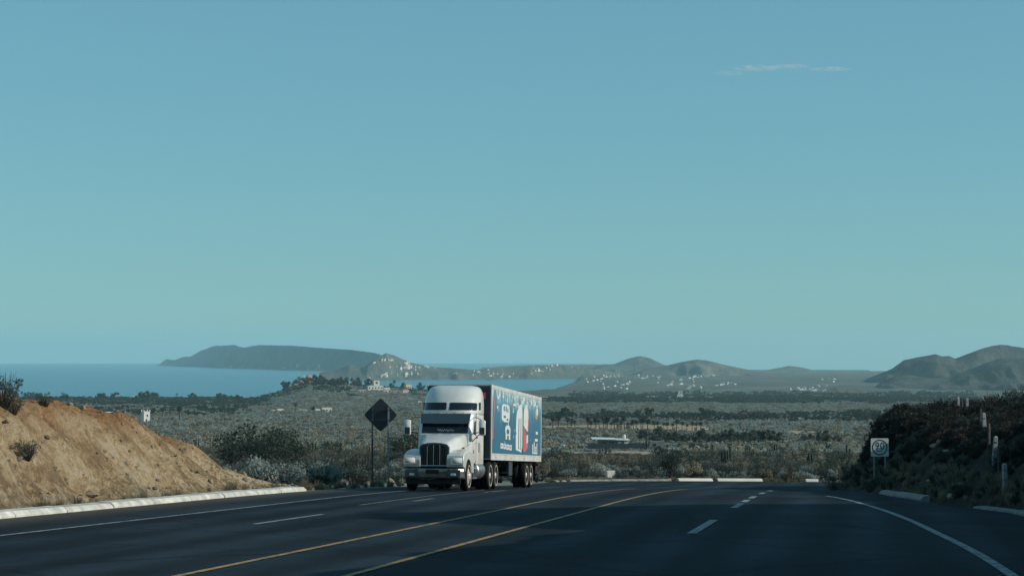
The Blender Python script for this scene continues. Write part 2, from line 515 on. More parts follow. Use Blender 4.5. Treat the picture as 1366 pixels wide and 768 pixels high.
# ---- far hills and headlands
def hill_mat(name, c0, c1, c2):
    return earth(name, [c0, c1, c2], (0.004, 0.018), bump=1.0, bdist=26.0)
M_hill_far = hill_mat("far_hill_scrub", (0.085, 0.10, 0.088), (0.14, 0.15, 0.125), (0.22, 0.21, 0.165))
M_hill_dark = hill_mat("dark_hill_scrub", (0.035, 0.045, 0.042), (0.07, 0.078, 0.07), (0.13, 0.128, 0.105))
M_hill_brown = hill_mat("brown_hill_scrub", (0.09, 0.085, 0.06), (0.13, 0.12, 0.085), (0.18, 0.155, 0.11))
HILLS = []
def make_hill(name, pxs, ys, dists, depth, mat, base_z, seed, nscale, namp, nx=150, nd=70, skew=0.0, rough=1.0):
    """a real hill mass: skyline height along its length, falling away to front and back, cut by ridges and gullies"""
    pxs = np.array(pxs, float); ys = np.array(ys, float)
    P = np.linspace(pxs[0], pxs[-1], nx)
    yy = np.interp(P, pxs, ys)
    Dm = np.interp(P, np.linspace(pxs[0], pxs[-1], len(dists)), dists)
    top = CAMZ + (471 - yy) / FPX * Dm                      # world z of the skyline
    curv = Dm ** 2 / (2 * ER)
    H = top - (base_z - curv)
    v = np.linspace(-1, 1, nd)
    ta = px_az(P)
    D = Dm[:, None] + depth * v[None, :]
    Y = D / np.sqrt(1 + ta[:, None] ** 2); X = Y * ta[:, None]
    fall = np.clip(1 - np.abs(v) ** 1.25, 0, 1)[None, :] ** 1.0
    n = ridged(X / (nscale * 0.62) + seed, Y / (nscale * 2.0) + seed * 3.1, 4, seed)     # ribs run down toward the plain
    env = np.clip(np.minimum(1, np.abs(v)[None, :] * 3.2 + 0.03), 0, 1)
    Z = base_z - curv[:, None] + H[:, None] * fall
    n2 = ridged(X / (nscale * 0.24), Y / (nscale * 0.7), 4, seed + 9)
    cut = 4.0 * namp * np.clip(0.85 - n, 0, 1) + 1.6 * namp * np.clip(0.8 - n2, 0, 1)      # gullies only cut in, the crest stays
    hn = np.clip(H[:, None] / max(H.max(), 1e-3), 0, 1)
    Z = np.maximum(Z - cut * env * hn * np.clip(fall * 3, 0, 1), base_z - curv[:, None] - 4)
    Z = Z + rough * fbm(X / (nscale * 0.12), Y / (nscale * 0.12), 3, seed + 3) * H.max() * 0.03 * fall
    Em = ((Z - CAMZ) / D).max(1)                            # lift the crest back to its surveyed height
    dl = np.clip(((471 - yy) / FPX - Em) * Dm, -5, None)
    dl = np.convolve(np.pad(dl, 3, mode='edge'), np.ones(7) / 7, 'valid')
    Z = Z + dl[:, None] * fall
    Z[:, 0] = base_z - curv - 25; Z[:, -1] = base_z - curv - 25
    Z[0, :] = np.minimum(Z[0, :], base_z - curv[0] - 5); Z[-1, :] = np.minimum(Z[-1, :], base_z - curv[-1] - 5)
    V = np.stack([X, Y, Z], -1).reshape(-1, 3)
    F = grid_faces(nx, nd)
    o = bpy.data.objects.new(name, np_mesh(name, V, F, mat)); link(o); tag(o, kind="structure")
    HILLS.append((V, F))
    return o
# long headland far across the bay
make_hill("headland", [196, 213, 222, 233, 243, 255, 268, 285, 312, 325, 345, 392, 430, 470, 500, 515, 530, 550, 575, 610],
          [492, 485, 478.5, 480, 476, 475, 467.5, 461.5, 460, 463.5, 460, 461, 464, 466.5, 470.5, 474.5, 480, 487, 490, 493],
          [16500, 13000, 10500, 9200, 8600], 1500, M_hill_far, -2, 11, 700, 60, nx=320)
# hill on the near side of the bay with white houses, and its low tail
make_hill("bay_hill", [425, 445, 466, 485, 500, 515, 528, 545, 565, 590, 620], [497, 493, 486.5, 490, 479, 470.5, 474.5, 482.5, 487, 491, 496],
          [6300, 6200, 6300, 6400], 430, M_hill_far, -1, 21, 420, 26, nx=130, nd=46)
make_hill("bay_spit", [540, 570, 600, 630, 660, 690, 720, 745, 765, 790, 830], [497, 489, 490.5, 493, 491, 489, 487.5, 486, 489, 492, 498],
          [6300, 6400, 6600, 6900], 520, M_hill_far, -1, 24, 380, 18, nx=130, nd=46)
make_hill("low_far_rise", [640, 690, 740, 800, 850, 900], [490, 487, 486, 486, 485, 490], [10500, 10500], 700, M_hill_far, -1, 27, 600, 40, nx=90, nd=40)
make_hill("valley_hill", [770, 800, 820, 838, 853, 866, 885, 910], [494, 487, 485, 478, 474.5, 477, 486, 493], [9300, 9000], 1000, M_hill_far, 0, 31, 500, 30, nx=110)
make_hill("valley_hill", [835, 865, 890, 912, 930, 945, 965, 985, 1005, 1030, 1060], [500, 491, 487, 482, 479, 481, 486, 490, 494, 498, 503], [7000, 7000], 900, M_hill_far, 4, 33, 420, 26, nx=130)
make_hill("distant_hill", [960, 1015, 1040, 1052, 1066, 1090, 1115, 1160], [501, 494, 490, 487.5, 489, 494, 499, 503], [9500, 9500], 1000, M_hill_far, 0, 35, 700, 12, nx=110)
make_hill("distant_hill", [1020, 1050, 1080, 1110, 1150, 1190], [503, 499, 500, 501, 501, 503], [9000, 9000], 700, M_hill_far, 2, 36, 500, 30, nx=90, nd=40)
make_hill("mountain", [1105, 1140, 1165, 1190, 1205, 1225, 1247, 1256, 1266, 1274, 1290, 1312, 1334, 1366, 1410, 1500], [521, 509, 501, 491, 480, 476, 472, 475, 474.5, 478, 472, 464, 459.5, 464, 474, 478],
          [5400, 5300, 5600], 900, M_hill_dark, 2, 41, 420, 48, nx=200)
make_hill("dark_mountain", [1150, 1175, 1192, 1207, 1222, 1245, 1270, 1295, 1315, 1335, 1366, 1420, 1520], [521, 509, 501, 498.5, 501, 504, 500, 491, 483, 477, 478, 482, 488],
          [4550, 4500], 520, M_hill_dark, 2, 43, 300, 22, nx=170)
make_hill("brown_knoll", [1070, 1085, 1100, 1115, 1135, 1160, 1180, 1205], [531, 524, 518, 515.5, 517, 521, 526, 531], [3850, 3850], 260, M_hill_brown, 0, 45, 200, 6, nx=90, nd=40)
# alluvial slope that carries the town
make_hill("town_slope", [752, 780, 830, 880, 940, 1000, 1060, 1120, 1200], [519, 513, 506, 503, 503, 505, 507, 510, 516], [5600, 5700, 5500], 1150, M_hill_far, -1, 47, 700, 8, nx=110, nd=50)

# ------------------------------------------------------------------ road, paint, kerbs
m, nt, b = new_mat("asphalt")
b.inputs["Roughness"].default_value = 0.9; b.inputs["Specular IOR Level"].default_value = 0.12
tc = nt.nodes.new("ShaderNodeTexCoord")
mp1 = nt.nodes.new("ShaderNodeMapping"); mp1.inputs["Scale"].default_value = (0.9, 0.035, 1)
na = nt.nodes.new("ShaderNodeTexNoise"); na.inputs["Scale"].default_value = 1.0; na.inputs["Detail"].default_value = 5
nb = nt.nodes.new("ShaderNodeTexNoise"); nb.inputs["Scale"].default_value = 9.0; nb.inputs["Detail"].default_value = 8; nb.inputs["Roughness"].default_value = 0.75
nc = nt.nodes.new("ShaderNodeTexNoise"); nc.inputs["Scale"].default_value = 0.22; nc.inputs["Detail"].default_value = 5
nt.links.new(tc.outputs["Object"], mp1.inputs["Vector"]); nt.links.new(mp1.outputs[0], na.inputs["Vector"])
nt.links.new(tc.outputs["Object"], nb.inputs["Vector"]); nt.links.new(tc.outputs["Object"], nc.inputs["Vector"])
mx1 = nt.nodes.new("ShaderNodeMath"); mx1.operation = 'ADD'
mx2 = nt.nodes.new("ShaderNodeMath"); mx2.operation = 'ADD'
mx3 = nt.nodes.new("ShaderNodeMath"); mx3.operation = 'MULTIPLY'; mx3.inputs[1].default_value = 0.3333
nt.links.new(na.outputs["Fac"], mx1.inputs[0]); nt.links.new(nb.outputs["Fac"], mx1.inputs[1])
nt.links.new(mx1.outputs[0], mx2.inputs[0]); nt.links.new(nc.outputs["Fac"], mx2.inputs[1]); nt.links.new(mx2.outputs[0], mx3.inputs[0])
rp = nt.nodes.new("ShaderNodeValToRGB")
rp.color_ramp.elements[0].position = 0.42; rp.color_ramp.elements[0].color = (0.005, 0.0105, 0.016, 1)
rp.color_ramp.elements[1].position = 0.60; rp.color_ramp.elements[1].color = (0.020, 0.033, 0.043, 1)
nt.links.new(mx3.outputs[0], rp.inputs["Fac"])
sxr = nt.nodes.new("ShaderNodeSeparateXYZ"); nt.links.new(tc.outputs["Object"], sxr.inputs[0])
wv = nt.nodes.new("ShaderNodeMath"); wv.operation = 'SINE'; wm = nt.nodes.new("ShaderNodeMath"); wm.operation = 'MULTIPLY'; wm.inputs[1].default_value = 2 * math.pi / 1.85
nt.links.new(sxr.outputs["X"], wm.inputs[0]); nt.links.new(wm.outputs[0], wv.inputs[0])
wr = nt.nodes.new("ShaderNodeMapRange"); wr.inputs["From Min"].default_value = -1; wr.inputs["From Max"].default_value = 1; wr.inputs["To Min"].default_value = 0.68; wr.inputs["To Max"].default_value = 1.35
nt.links.new(wv.outputs[0], wr.inputs["Value"])
trk = nt.nodes.new("ShaderNodeMix"); trk.data_type = 'RGBA'; trk.blend_type = 'MULTIPLY'; trk.inputs[0].default_value = 1.0
nt.links.new(rp.outputs[0], trk.inputs[6]); nt.links.new(wr.outputs[0], trk.inputs[7])
# fine cracks
vor = nt.nodes.new("ShaderNodeTexVoronoi"); vor.feature = 'DISTANCE_TO_EDGE'; vor.inputs["Scale"].default_value = 0.16
wrp = nt.nodes.new("ShaderNodeMix"); wrp.data_type = 'RGBA'; wrp.blend_type = 'ADD'; wrp.inputs[0].default_value = 1.4
nt.links.new(tc.outputs["Object"], wrp.inputs[6]); nt.links.new(nb.outputs["Color"], wrp.inputs[7]); nt.links.new(wrp.outputs[2], vor.inputs["Vector"])
cr = nt.nodes.new("ShaderNodeMapRange"); cr.inputs["From Min"].default_value = 0.0; cr.inputs["From Max"].default_value = 0.016; cr.inputs["To Min"].default_value = 0.25
nt.links.new(vor.outputs["Distance"], cr.inputs["Value"])
crm = nt.nodes.new("ShaderNodeMix"); crm.data_type = 'RGBA'; crm.blend_type = 'MULTIPLY'; crm.inputs[0].default_value = 1.0
nt.links.new(trk.outputs[2], crm.inputs[6]); nt.links.new(cr.outputs[0], crm.inputs[7])
# dust blown in from the verges
dl = nt.nodes.new("ShaderNodeMapRange"); dl.inputs["From Min"].default_value = -16.6; dl.inputs["From Max"].default_value = -18.8
nt.links.new(sxr.outputs["X"], dl.inputs["Value"])
dn = nt.nodes.new("ShaderNodeMath"); dn.operation = 'MULTIPLY'; nt.links.new(dl.outputs[0], dn.inputs[0]); nt.links.new(nb.outputs["Fac"], dn.inputs[1])
dmx = nt.nodes.new("ShaderNodeMix"); dmx.data_type = 'RGBA'; dmx.inputs[7].default_value = (0.16, 0.13, 0.09, 1)
nt.links.new(dn.outputs[0], dmx.inputs[0]); nt.links.new(crm.outputs[2], dmx.inputs[6]); nt.links.new(dmx.outputs[2], b.inputs["Base Color"])
bpn = nt.nodes.new("ShaderNodeBump"); bpn.inputs["Strength"].default_value = 0.35; bpn.inputs["Distance"].default_value = 0.02
nt.links.new(nb.outputs["Fac"], bpn.inputs["Height"]); nt.links.new(bpn.outputs[0], b.inputs["Normal"])
M_asphalt = m

def worn_paint(name, col, wear):
    m, nt, b = new_mat(name)
    b.inputs["Roughness"].default_value = 0.8; b.inputs["Specular IOR Level"].default_value = 0.2
    tc = nt.nodes.new("ShaderNodeTexCoord")
    n = nt.nodes.new("ShaderNodeTexNoise"); n.inputs["Scale"].default_value = 5.0; n.inputs["Detail"].default_value = 8; n.inputs["Roughness"].default_value = 0.75
    nt.links.new(tc.outputs["Object"], n.inputs["Vector"])
    rp = nt.nodes.new("ShaderNodeValToRGB")
    rp.color_ramp.elements[0].position = wear - 0.08; rp.color_ramp.elements[0].color = (0.05, 0.052, 0.05, 1)
    rp.color_ramp.elements[1].position = wear + 0.08; rp.color_ramp.elements[1].color = (*col, 1)
    nt.links.new(n.outputs["Fac"], rp.inputs["Fac"]); nt.links.new(rp.outputs[0], b.inputs["Base Color"])
    return m
M_yellow = worn_paint("yellow_road_paint", (0.42, 0.26, 0.095), 0.46)
M_white = worn_paint("white_road_paint", (0.30, 0.33, 0.33), 0.46)
M_whitefaint = worn_paint("faded_road_paint", (0.26, 0.25, 0.19), 0.47)
M_concrete = plain("kerb_concrete", (0.56, 0.54, 0.47), 0.85, spec=0.2, noise=0.40, nscale=2.2, bump=0.3)
M_concrete_old = plain("weathered_concrete", (0.24, 0.24, 0.22), 0.9, spec=0.2, noise=0.35, nscale=2.0, bump=0.4)
M_whitewash = plain("whitewashed_concrete", (0.70, 0.67, 0.58), 0.85, spec=0.2, noise=0.15, nscale=1.0)

# the road object is turned so that its own y axis runs along the road
def to_road(V):
    V = np.asarray(V, float); s, t = xy_to_st(V[..., 0], V[..., 1])
    return np.stack([t, s, V[..., 2]], -1)
ROADROT = (0, 0, -TH)

def make_road():
    n = len(OUT_R); k = 30
    u = np.linspace(0, 1, k)
    P = OUT_R[:, None, :] * (1 - u[None, :, None]) + INN_R[:, None, :] * u[None, :, None]
    s, t = xy_to_st(P[..., 0], P[..., 1])
    Z = road_z(s) + CAMZ
    V = to_road(np.concatenate([P, Z[..., None]], -1)).reshape(-1, 3)
    o = bpy.data.objects.new("road", np_mesh("road", V, grid_faces(n, k), M_asphalt)); link(o)
    o.rotation_euler = ROADROT
    tag(o, kind="structure")
    return o
road = make_road()

def ribbon(name, pts_xy, width, mat, lift=0.012, parent=None):
    P = np.asarray(pts_xy, float)
    d = np.gradient(P, axis=0); d /= np.linalg.norm(d, axis=1)[:, None] + 1e-9
    nrm = np.stack([d[:, 1], -d[:, 0]], 1)
    L = P - nrm * width / 2; Rr = P + nrm * width / 2
    Q = np.stack([L, Rr], 1)
    s, t = xy_to_st(Q[..., 0], Q[..., 1])
    V = to_road(np.concatenate([Q, (road_z(s) + CAMZ + lift)[..., None]], -1)).reshape(-1, 3)
    o = bpy.data.objects.new(name, np_mesh(name, V, grid_faces(len(P), 2), mat)); link(o, parent or road)
    return o
def straight(s0, s1, t0, t1=None, n=None):
    n = n or max(2, int((s1 - s0) * 2)); t1 = t0 if t1 is None else t1
    S = np.linspace(s0, s1, n); T = np.linspace(t0, t1, n)
    return np.stack(st_to_xy(S, T), -1)
def curve_off(P, off):
    d = np.gradient(P, axis=0); d /= np.linalg.norm(d, axis=1)[:, None]
    return P + np.stack([d[:, 1], -d[:, 0]], 1) * off

tail = OUT_R[np.hypot(OUT_R[:, 0], OUT_R[:, 1]) > 0]
tail_i = int(np.argmin(np.abs(xy_to_st(OUT_R[:, 0], OUT_R[:, 1])[0] - 92 * K)))
far_out = OUT_R[tail_i:]
edge_left = resample(np.concatenate([straight(-30, 74, -14.6, n=30), curve_off(far_out, 2.4)[8:]]), 320)
ribbon("edge_line", edge_left, 0.13, M_white)
ribbon("centre_line", resample(np.concatenate([straight(-30, 78, -8.38, n=30), curve_off(far_out, 7.5)[10:]]), 320), 0.13, M_yellow)
ribbon("centre_line", resample(np.concatenate([straight(-30, 78, -6.32, n=30), curve_off(far_out, 9.6)[10:]]), 320), 0.13, M_yellow)
ribbon("old_lane_line", straight(49, 66.5, -12.4), 0.12, M_whitefaint)
for s0, s1 in ((37.8, 43), (52.4, 55.0), (63, 67), (76, 80)):
    ribbon("lane_dash", straight(s0, s1, -11.75), 0.14, M_white)
for s0, s1 in ((10, 15), (36.8, 43), (50.6, 54), (55.4, 57.6), (59.4, 62), (66, 69), (73, 76)):
    ribbon("lane_dash", straight(s0, s1, -2.9), 0.20, M_white)
ri = np.array([st_to_xy(s, t) for s, t in ((-30, 2.3), (0, 2.3), (26.5, 2.15), (40, 1.6), (49, 1.0), (57, 0.2), (60.5, -0.2), (64, -0.7))])
ribbon("edge_line", resample(ri, 260), 0.17, M_white)

# kerbs: every cast length is a piece of its own
def kerb_run(pts_xy, piece, width, height, mat, side=1, gap=0.02, jig=0.012, name="kerb"):
    P = np.asarray(pts_xy, float)
    L = np.concatenate([[0], np.cumsum(np.hypot(*np.diff(P, axis=0).T))])
    root = empty(name, (P[0, 0], P[0, 1], 0)); root.location.z = road_z(xy_to_st(*P[0])[0]) + CAMZ
    tag(root, kind="structure")
    n = max(1, int(round(L[-1] / piece))); piece = L[-1] / n
    for i in range(n):
        a = i * piece + gap; bb = (i + 1) * piece - gap
        pa = np.array([np.interp(a, L, P[:, 0]), np.interp(a, L, P[:, 1])]); pb = np.array([np.interp(bb, L, P[:, 0]), np.interp(bb, L, P[:, 1])])
        d = (pb - pa) / np.linalg.norm(pb - pa); nr = np.array([d[1], -d[0]]) * side
        dz = random.uniform(-jig, jig); dl = random.uniform(-jig, jig)
        prof_k = [(0.0 + dl, -0.12), (0.0 + dl, 0.05), (-0.10 + dl, height), (-width, height + 0.02), (-width, -0.12)]
        loops = []
        for p in (pa, pb):
            z0 = float(road_z(xy_to_st(*p)[0])) + CAMZ + dz
            loops.append([(p[0] + nr[0] * w - root.location.x, p[1] + nr[1] * w - root.location.y, z0 + h - root.location.z) for w, h in prof_k])
        MB().loft(loops).build("kerb_stone", mat, root, bevel=0.015)
    return root
kerb_run(straight(-6, 62, -17.5, n=60), 3.0, 0.50, 0.14, M_concrete, side=1)
# right-hand kerb: INN runs with the road; body lies to its right, so side = -1
i0 = int(np.argmin(np.abs(xy_to_st(INN_R[:, 0], INN_R[:, 1])[0] - 59 * K))); i1 = int(np.argmin(np.abs(xy_to_st(INN_R[:, 0], INN_R[:, 1])[0] - 71 * K)))
kerb_run(INN_R[i0:i1], 3.2, 0.3, 0.15, M_concrete_old, side=-1)
j0 = int(np.argmin(np.abs(xy_to_st(INN_R[:, 0], INN_R[:, 1])[0] - 20))); j1 = int(np.argmin(np.abs(xy_to_st(INN_R[:, 0], INN_R[:, 1])[0] - 54 * K)))
kerb_run(INN_R[j0:j1], 3.2, 0.35, 0.06, M_concrete_old, side=-1)
# whitewashed kerb blocks on the far bend
def bend_pts(x0, x1, n=30):
    sel = OUT_R[(OUT_R[:, 1] > 100 * K)]
    px = sel[:, 0] / sel[:, 1] * FPX + 683
    q = np.linspace(x0, x1, n)
    return np.stack([np.interp(q, px, sel[:, 0]), np.interp(q, px, sel[:, 1])], 1)
for a, c, pc in ((905, 951, 2.1), (957, 1017, 2.6), (1074, 1092, 0.85)):
    kerb_run(bend_pts(a, c), pc, 0.3, 0.17, M_whitewash, side=1)
kerb_run(bend_pts(742, 893), 2.6, 0.25, 0.10, M_concrete_old, side=1)

# ------------------------------------------------------------------ cut bank on the left: eroded ochre earth
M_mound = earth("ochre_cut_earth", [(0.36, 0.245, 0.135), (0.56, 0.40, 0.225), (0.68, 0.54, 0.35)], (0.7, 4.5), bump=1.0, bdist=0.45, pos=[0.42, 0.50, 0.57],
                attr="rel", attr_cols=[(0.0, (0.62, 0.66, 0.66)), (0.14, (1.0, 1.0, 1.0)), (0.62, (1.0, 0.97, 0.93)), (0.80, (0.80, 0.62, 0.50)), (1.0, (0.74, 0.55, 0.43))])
def make_mound():
    ds, dw = 0.16, 0.14
    S = np.arange(18, 72, ds); W = np.arange(0, 26, dw)
    W = np.concatenate([np.arange(0, 7, dw), np.arange(7, 30, 0.6)])
    SS, WW = np.meshgrid(S, W, indexing='ij')
    H = np.interp(S, [18, 30, 40, 48, 55, 59.5, 63, 65.5, 67.5, 72], [3.4, 3.2, 3.0, 2.75, 2.3, 1.6, 0.70, 0.0, -0.25, -0.4])[:, None] * K
    wob = fbm(SS / 2.2, SS * 0 + 2, 4, 8) * 1.1 + fbm(SS / 0.5, WW / 2.5, 3, 18) * 0.35
    w = WW + wob * np.clip(WW / 1.2, 0, 1)
    face = sstep(0.3, 3.3, w) * 0.86 + 0.14 * sstep(2.0, 5.5, w)          # steep face, then easing to the top
    back = 1 - 0.9 * sstep(6, 26, WW)
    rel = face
    Z = H * face * back
    # gullies: run down the face
    gl = ridged(SS / 1.5, WW / 7.0, 4, 6) - 0.45
    lump = fbm(SS / 0.9, WW / 0.9, 4, 21) * 0.55 + fbm(SS / 0.28, WW / 0.28, 3, 22) * 0.2
    amp = np.clip(H / 2.5, 0, 1) * sstep(0.15, 1.0, WW) * (1 - 0.75 * sstep(5, 9, WW))
    Z = Z - amp * (0.65 * np.clip(gl, -0.3, 1)) + amp * lump * 1.25 - amp * 0.35 * np.clip(ridged(SS / 0.7 + 4, WW / 0.8, 3, 61) - 0.62, 0, 1)
    Z = Z + 0.10 * sstep(0.02, 0.5, WW)
    T = -18.05 - WW / K
    X, Y = st_to_xy(SS, T)
    s_m, _ = xy_to_st(X, Y)
    base = road_z(s_m)
    low = sstep(8, 30, WW)
    Zw = base + Z - 0.25 * low + CAMZ
    Zw[:, 0] -= 0.4
    Zw[:, -1] -= 1.5; Zw[-1, :] -= 0.6
    V = np.stack([X, Y, Zw], -1).reshape(-1, 3)
    F = grid_faces(len(S), len(W))
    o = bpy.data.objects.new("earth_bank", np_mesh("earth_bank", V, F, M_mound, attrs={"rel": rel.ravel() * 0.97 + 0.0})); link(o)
    tag(o, kind="structure")
    return V, F
MV, MF = make_mound()

# ------------------------------------------------------------------ hillside on the right
_HY = np.array([-60, 0, 14, 22, 30, 36, 42, 47, 52, 58, 70, 80, 92, 100, 108.])
_HH = np.array([8, 8.5, 8.5, 8.0, 7.5, 7.0, 5.5, 3.6, 2.6, 2.3, 2.7, 3.3, 4.0, 4.1, 3.0])
def bank_h(X, Y, w):
    hm = np.interp(Y, _HY * K, _HH)
    rise = sstep(0.0, 3.0, w) * 0.88 + 0.12 * sstep(3, 10, w)
    knoll = 8.0 * np.exp(-((Y - 43.5 * K) / 10.5) ** 4) * sstep(5.5, 15, w)
    return hm * rise + 0.035 * np.clip(w - 4, 0, 25) + knoll
def make_bank():
    X1 = np.concatenate([np.arange(-8, 30, 0.45), np.arange(30, 95, 1.6)]); Y1 = np.concatenate([np.arange(-60, 30, 1.6), np.arange(30, 112, 0.45)])
    X, Y = np.meshgrid(X1, Y1, indexing='ij')
    w = sdist(X, Y, INN_R[::3])
    s, t = xy_to_st(X, Y)
    base = road_z(np.clip(s, -60, 150))
    h = bank_h(X, Y, w)
    n = fbm(X / 3.0, Y / 3.0, 4, 51) * 1.3 + fbm(X / 0.9, Y / 0.9, 3, 52) * 0.5
    Z = base + h + 0.75 * n * sstep(0.2, 2.5, w) + CAMZ
    Z = np.where(w < 0.35, base + CAMZ - 0.35 * np.clip((0.35 - w) / 0.6, 0, 1), Z)
    keep = (w > -0.6)
    V = np.stack([X, Y, Z], -1).reshape(-1, 3); F = grid_faces(len(X1), len(Y1), keep)
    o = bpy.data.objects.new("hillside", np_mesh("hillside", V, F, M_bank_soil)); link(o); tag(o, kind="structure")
    return V, F
BV, BF = make_bank()

# ---- a ray tree of the terrain, to stand things on it
def make_bvh():
    vs = []; fs = []; k = 0
    for V, F in [(GV, GF), (MV, MF), (BV, BF)] + HILLS:
        vs.append(V); fs.append(F + k); k += len(V)
    return BVHTree.FromPolygons(np.concatenate(vs).tolist(), np.concatenate(fs).tolist())
TREE = make_bvh()
def drop(x, y, top=400.0):
    h = TREE.ray_cast(Vector((x, y, top)), Vector((0, 0, -1)))
    return h[0].z if h[0] is not None else gz(x, y)
def sight(px, py):
    """terrain point seen at an image position: used once, to survey where things stand"""
    d = Vector(((px - 683) / FPX, 1, (384 - py) / FPX)).normalized()
    c, s = math.cos(PITCH), math.sin(PITCH)
    d = Vector((d.x, d.y * c - d.z * s, d.y * s + d.z * c))
    h = TREE.ray_cast(Vector((0, 0, CAMZ)), d)
    return h[0]
def at(px, dist): return px_az(px) * dist, dist

# ------------------------------------------------------------------ semi truck
M_wpaint = plain("white_truck_paint", (0.67, 0.67, 0.62), 0.35, coat=0.3, noise=0.10, nscale=2.2)
def grime(m, z0, z1, amount):
    """road dust thrown up on the lower panels"""
    nt = m.node_tree; b = nt.nodes["Principled BSDF"]; src = b.inputs["Base Color"].links[0].from_socket
    tc = nt.nodes.new("ShaderNodeTexCoord"); sx = nt.nodes.new("ShaderNodeSeparateXYZ"); nt.links.new(tc.outputs["Object"], sx.inputs[0])
    mr = nt.nodes.new("ShaderNodeMapRange"); mr.inputs["From Min"].default_value = z1; mr.inputs["From Max"].default_value = z0; nt.links.new(sx.outputs["Z"], mr.inputs["Value"])
    mp = nt.nodes.new("ShaderNodeMapping"); mp.inputs["Scale"].default_value = (3, 1.2, 0.6); nt.links.new(tc.outputs["Object"], mp.inputs[0])
    n = nt.nodes.new("ShaderNodeTexNoise"); n.inputs["Scale"].default_value = 2.2; n.inputs["Detail"].default_value = 8; n.inputs["Roughness"].default_value = 0.7
    nt.links.new(mp.outputs[0], n.inputs["Vector"])
    a = nt.nodes.new("ShaderNodeMath"); a.operation = 'MULTIPLY'; nt.links.new(mr.outputs[0], a.inputs[0]); nt.links.new(n.outputs["Fac"], a.inputs[1])
    c = nt.nodes.new("ShaderNodeMath"); c.operation = 'MULTIPLY'; c.inputs[1].default_value = amount; c.use_clamp = True; nt.links.new(a.outputs[0], c.inputs[0])
    mx = nt.nodes.new("ShaderNodeMix"); mx.data_type = 'RGBA'; mx.inputs[7].default_value = (0.17, 0.145, 0.11, 1)
    nt.links.new(c.outputs[0], mx.inputs[0]); nt.links.new(src, mx.inputs[6]); nt.links.new(mx.outputs[2], b.inputs["Base Color"])
grime(M_wpaint, 0.7, 1.9, 0.75)
M_dirty = plain("grimy_white_paint", (0.55, 0.53, 0.47), 0.55, noise=0.25, nscale=2.5)
M_glass = plain("dark_glass", (0.010, 0.014, 0.018), 0.06, spec=0.6)
M_visor = plain("smoked_visor", (0.045, 0.075, 0.090), 0.25)
M_black = plain("black_plastic", (0.012, 0.013, 0.014), 0.6, spec=0.3)
M_dkmetal = plain("dark_chassis_metal", (0.02, 0.021, 0.022), 0.7, spec=0.3, noise=0.4, nscale=6)
M_chrome = plain("chrome", (0.62, 0.64, 0.64), 0.18, metal=1.0)
M_bumper = plain("dull_bumper_metal", (0.22, 0.21, 0.18), 0.38, metal=0.75, noise=0.35, nscale=4)
M_alu = plain("brushed_tank_aluminium", (0.50, 0.50, 0.47), 0.35, metal=0.85, noise=0.25, nscale=5)
M_tyre = plain("tyre_rubber", (0.016, 0.016, 0.016), 0.9, spec=0.2, noise=0.3, nscale=8)
M_rim = plain("dusty_wheel_rim", (0.52, 0.49, 0.41), 0.5, metal=0.1, noise=0.25, nscale=5)
M_lens = plain("headlamp_lens", (0.72, 0.73, 0.68), 0.15, coat=0.6)
M_red = plain("red_lens", (0.50, 0.05, 0.05), 0.35)
M_amber = plain("amber_lens", (0.55, 0.22, 0.05), 0.35)
M_seam = plain("panel_gap", (0.05, 0.05, 0.045), 0.8)
M_galv = plain("grey_sheet_metal", (0.05, 0.065, 0.075), 0.5, metal=0.2, noise=0.3, nscale=3)

TRK_TH = R(9.2)
TX, TY = -2.66, 70.9
ts, _tt = xy_to_st(TX, TY)
def tz(u):                                     # road height u metres behind the front axle
    x = TX + u * math.sin(TRK_TH); y = TY + u * math.cos(TRK_TH)
    return float(road_z(xy_to_st(x, y)[0])) + CAMZ
pitch = math.atan((tz(4.7) - tz(0)) / 4.7)
tractor = empty("semi_tractor", (TX, TY, tz(0) + 0.012), (pitch, 0, -TRK_TH),
                "white long-nose semi tractor with tall sleeper, climbing the road toward the camera", "truck")
T = tractor
def rrect(hw, z0, z1, u, r=0.1, n=4, hwt=None):
    hwt = hw if hwt is None else hwt
    pts = []
    for cx, cz, a0 in ((hwt - r, z1 - r, 0), (-hwt + r, z1 - r, 90), (-hw + r, z0 + r, 180), (hw - r, z0 + r, 270)):
        for k in range(n + 1):
            a = R(a0 + 90 * k / n); pts.append((cx + r * math.cos(a), u, cz + r * math.sin(a)))
    return pts
# hood: tapered, rounded, rising to the windscreen
MB().loft([rrect(0.50, 0.95, 1.60, -0.86, 0.10, 4, 0.46), rrect(0.56, 0.92, 1.68, -0.80, 0.14, 4, 0.52), rrect(0.62, 0.9, 1.74, -0.62, 0.18, 4, 0.56),
           rrect(0.76, 0.9, 1.84, -0.2, 0.2, 4, 0.62), rrect(0.88, 0.9, 1.95, 0.35, 0.2, 4, 0.70), rrect(0.98, 0.9, 2.06, 1.0, 0.16, 4, 0.84)]).build("hood", M_wpaint, T, smooth=True)
for sgn in (-1, 1):
    MB().tube([(sgn * 0.815, 0.0, 1.52), (sgn * 0.905, 0.5, 1.62), (sgn * 0.985, 0.98, 1.70)], 0.006, 4).build("hood_seam", M_seam, T)
    MB().box(-0.05, 0.05, -0.09, 0.09, -0.012, 0.012).build("hood_latch", M_black, T, loc=(sgn * 0.95, 0.62, 1.42))
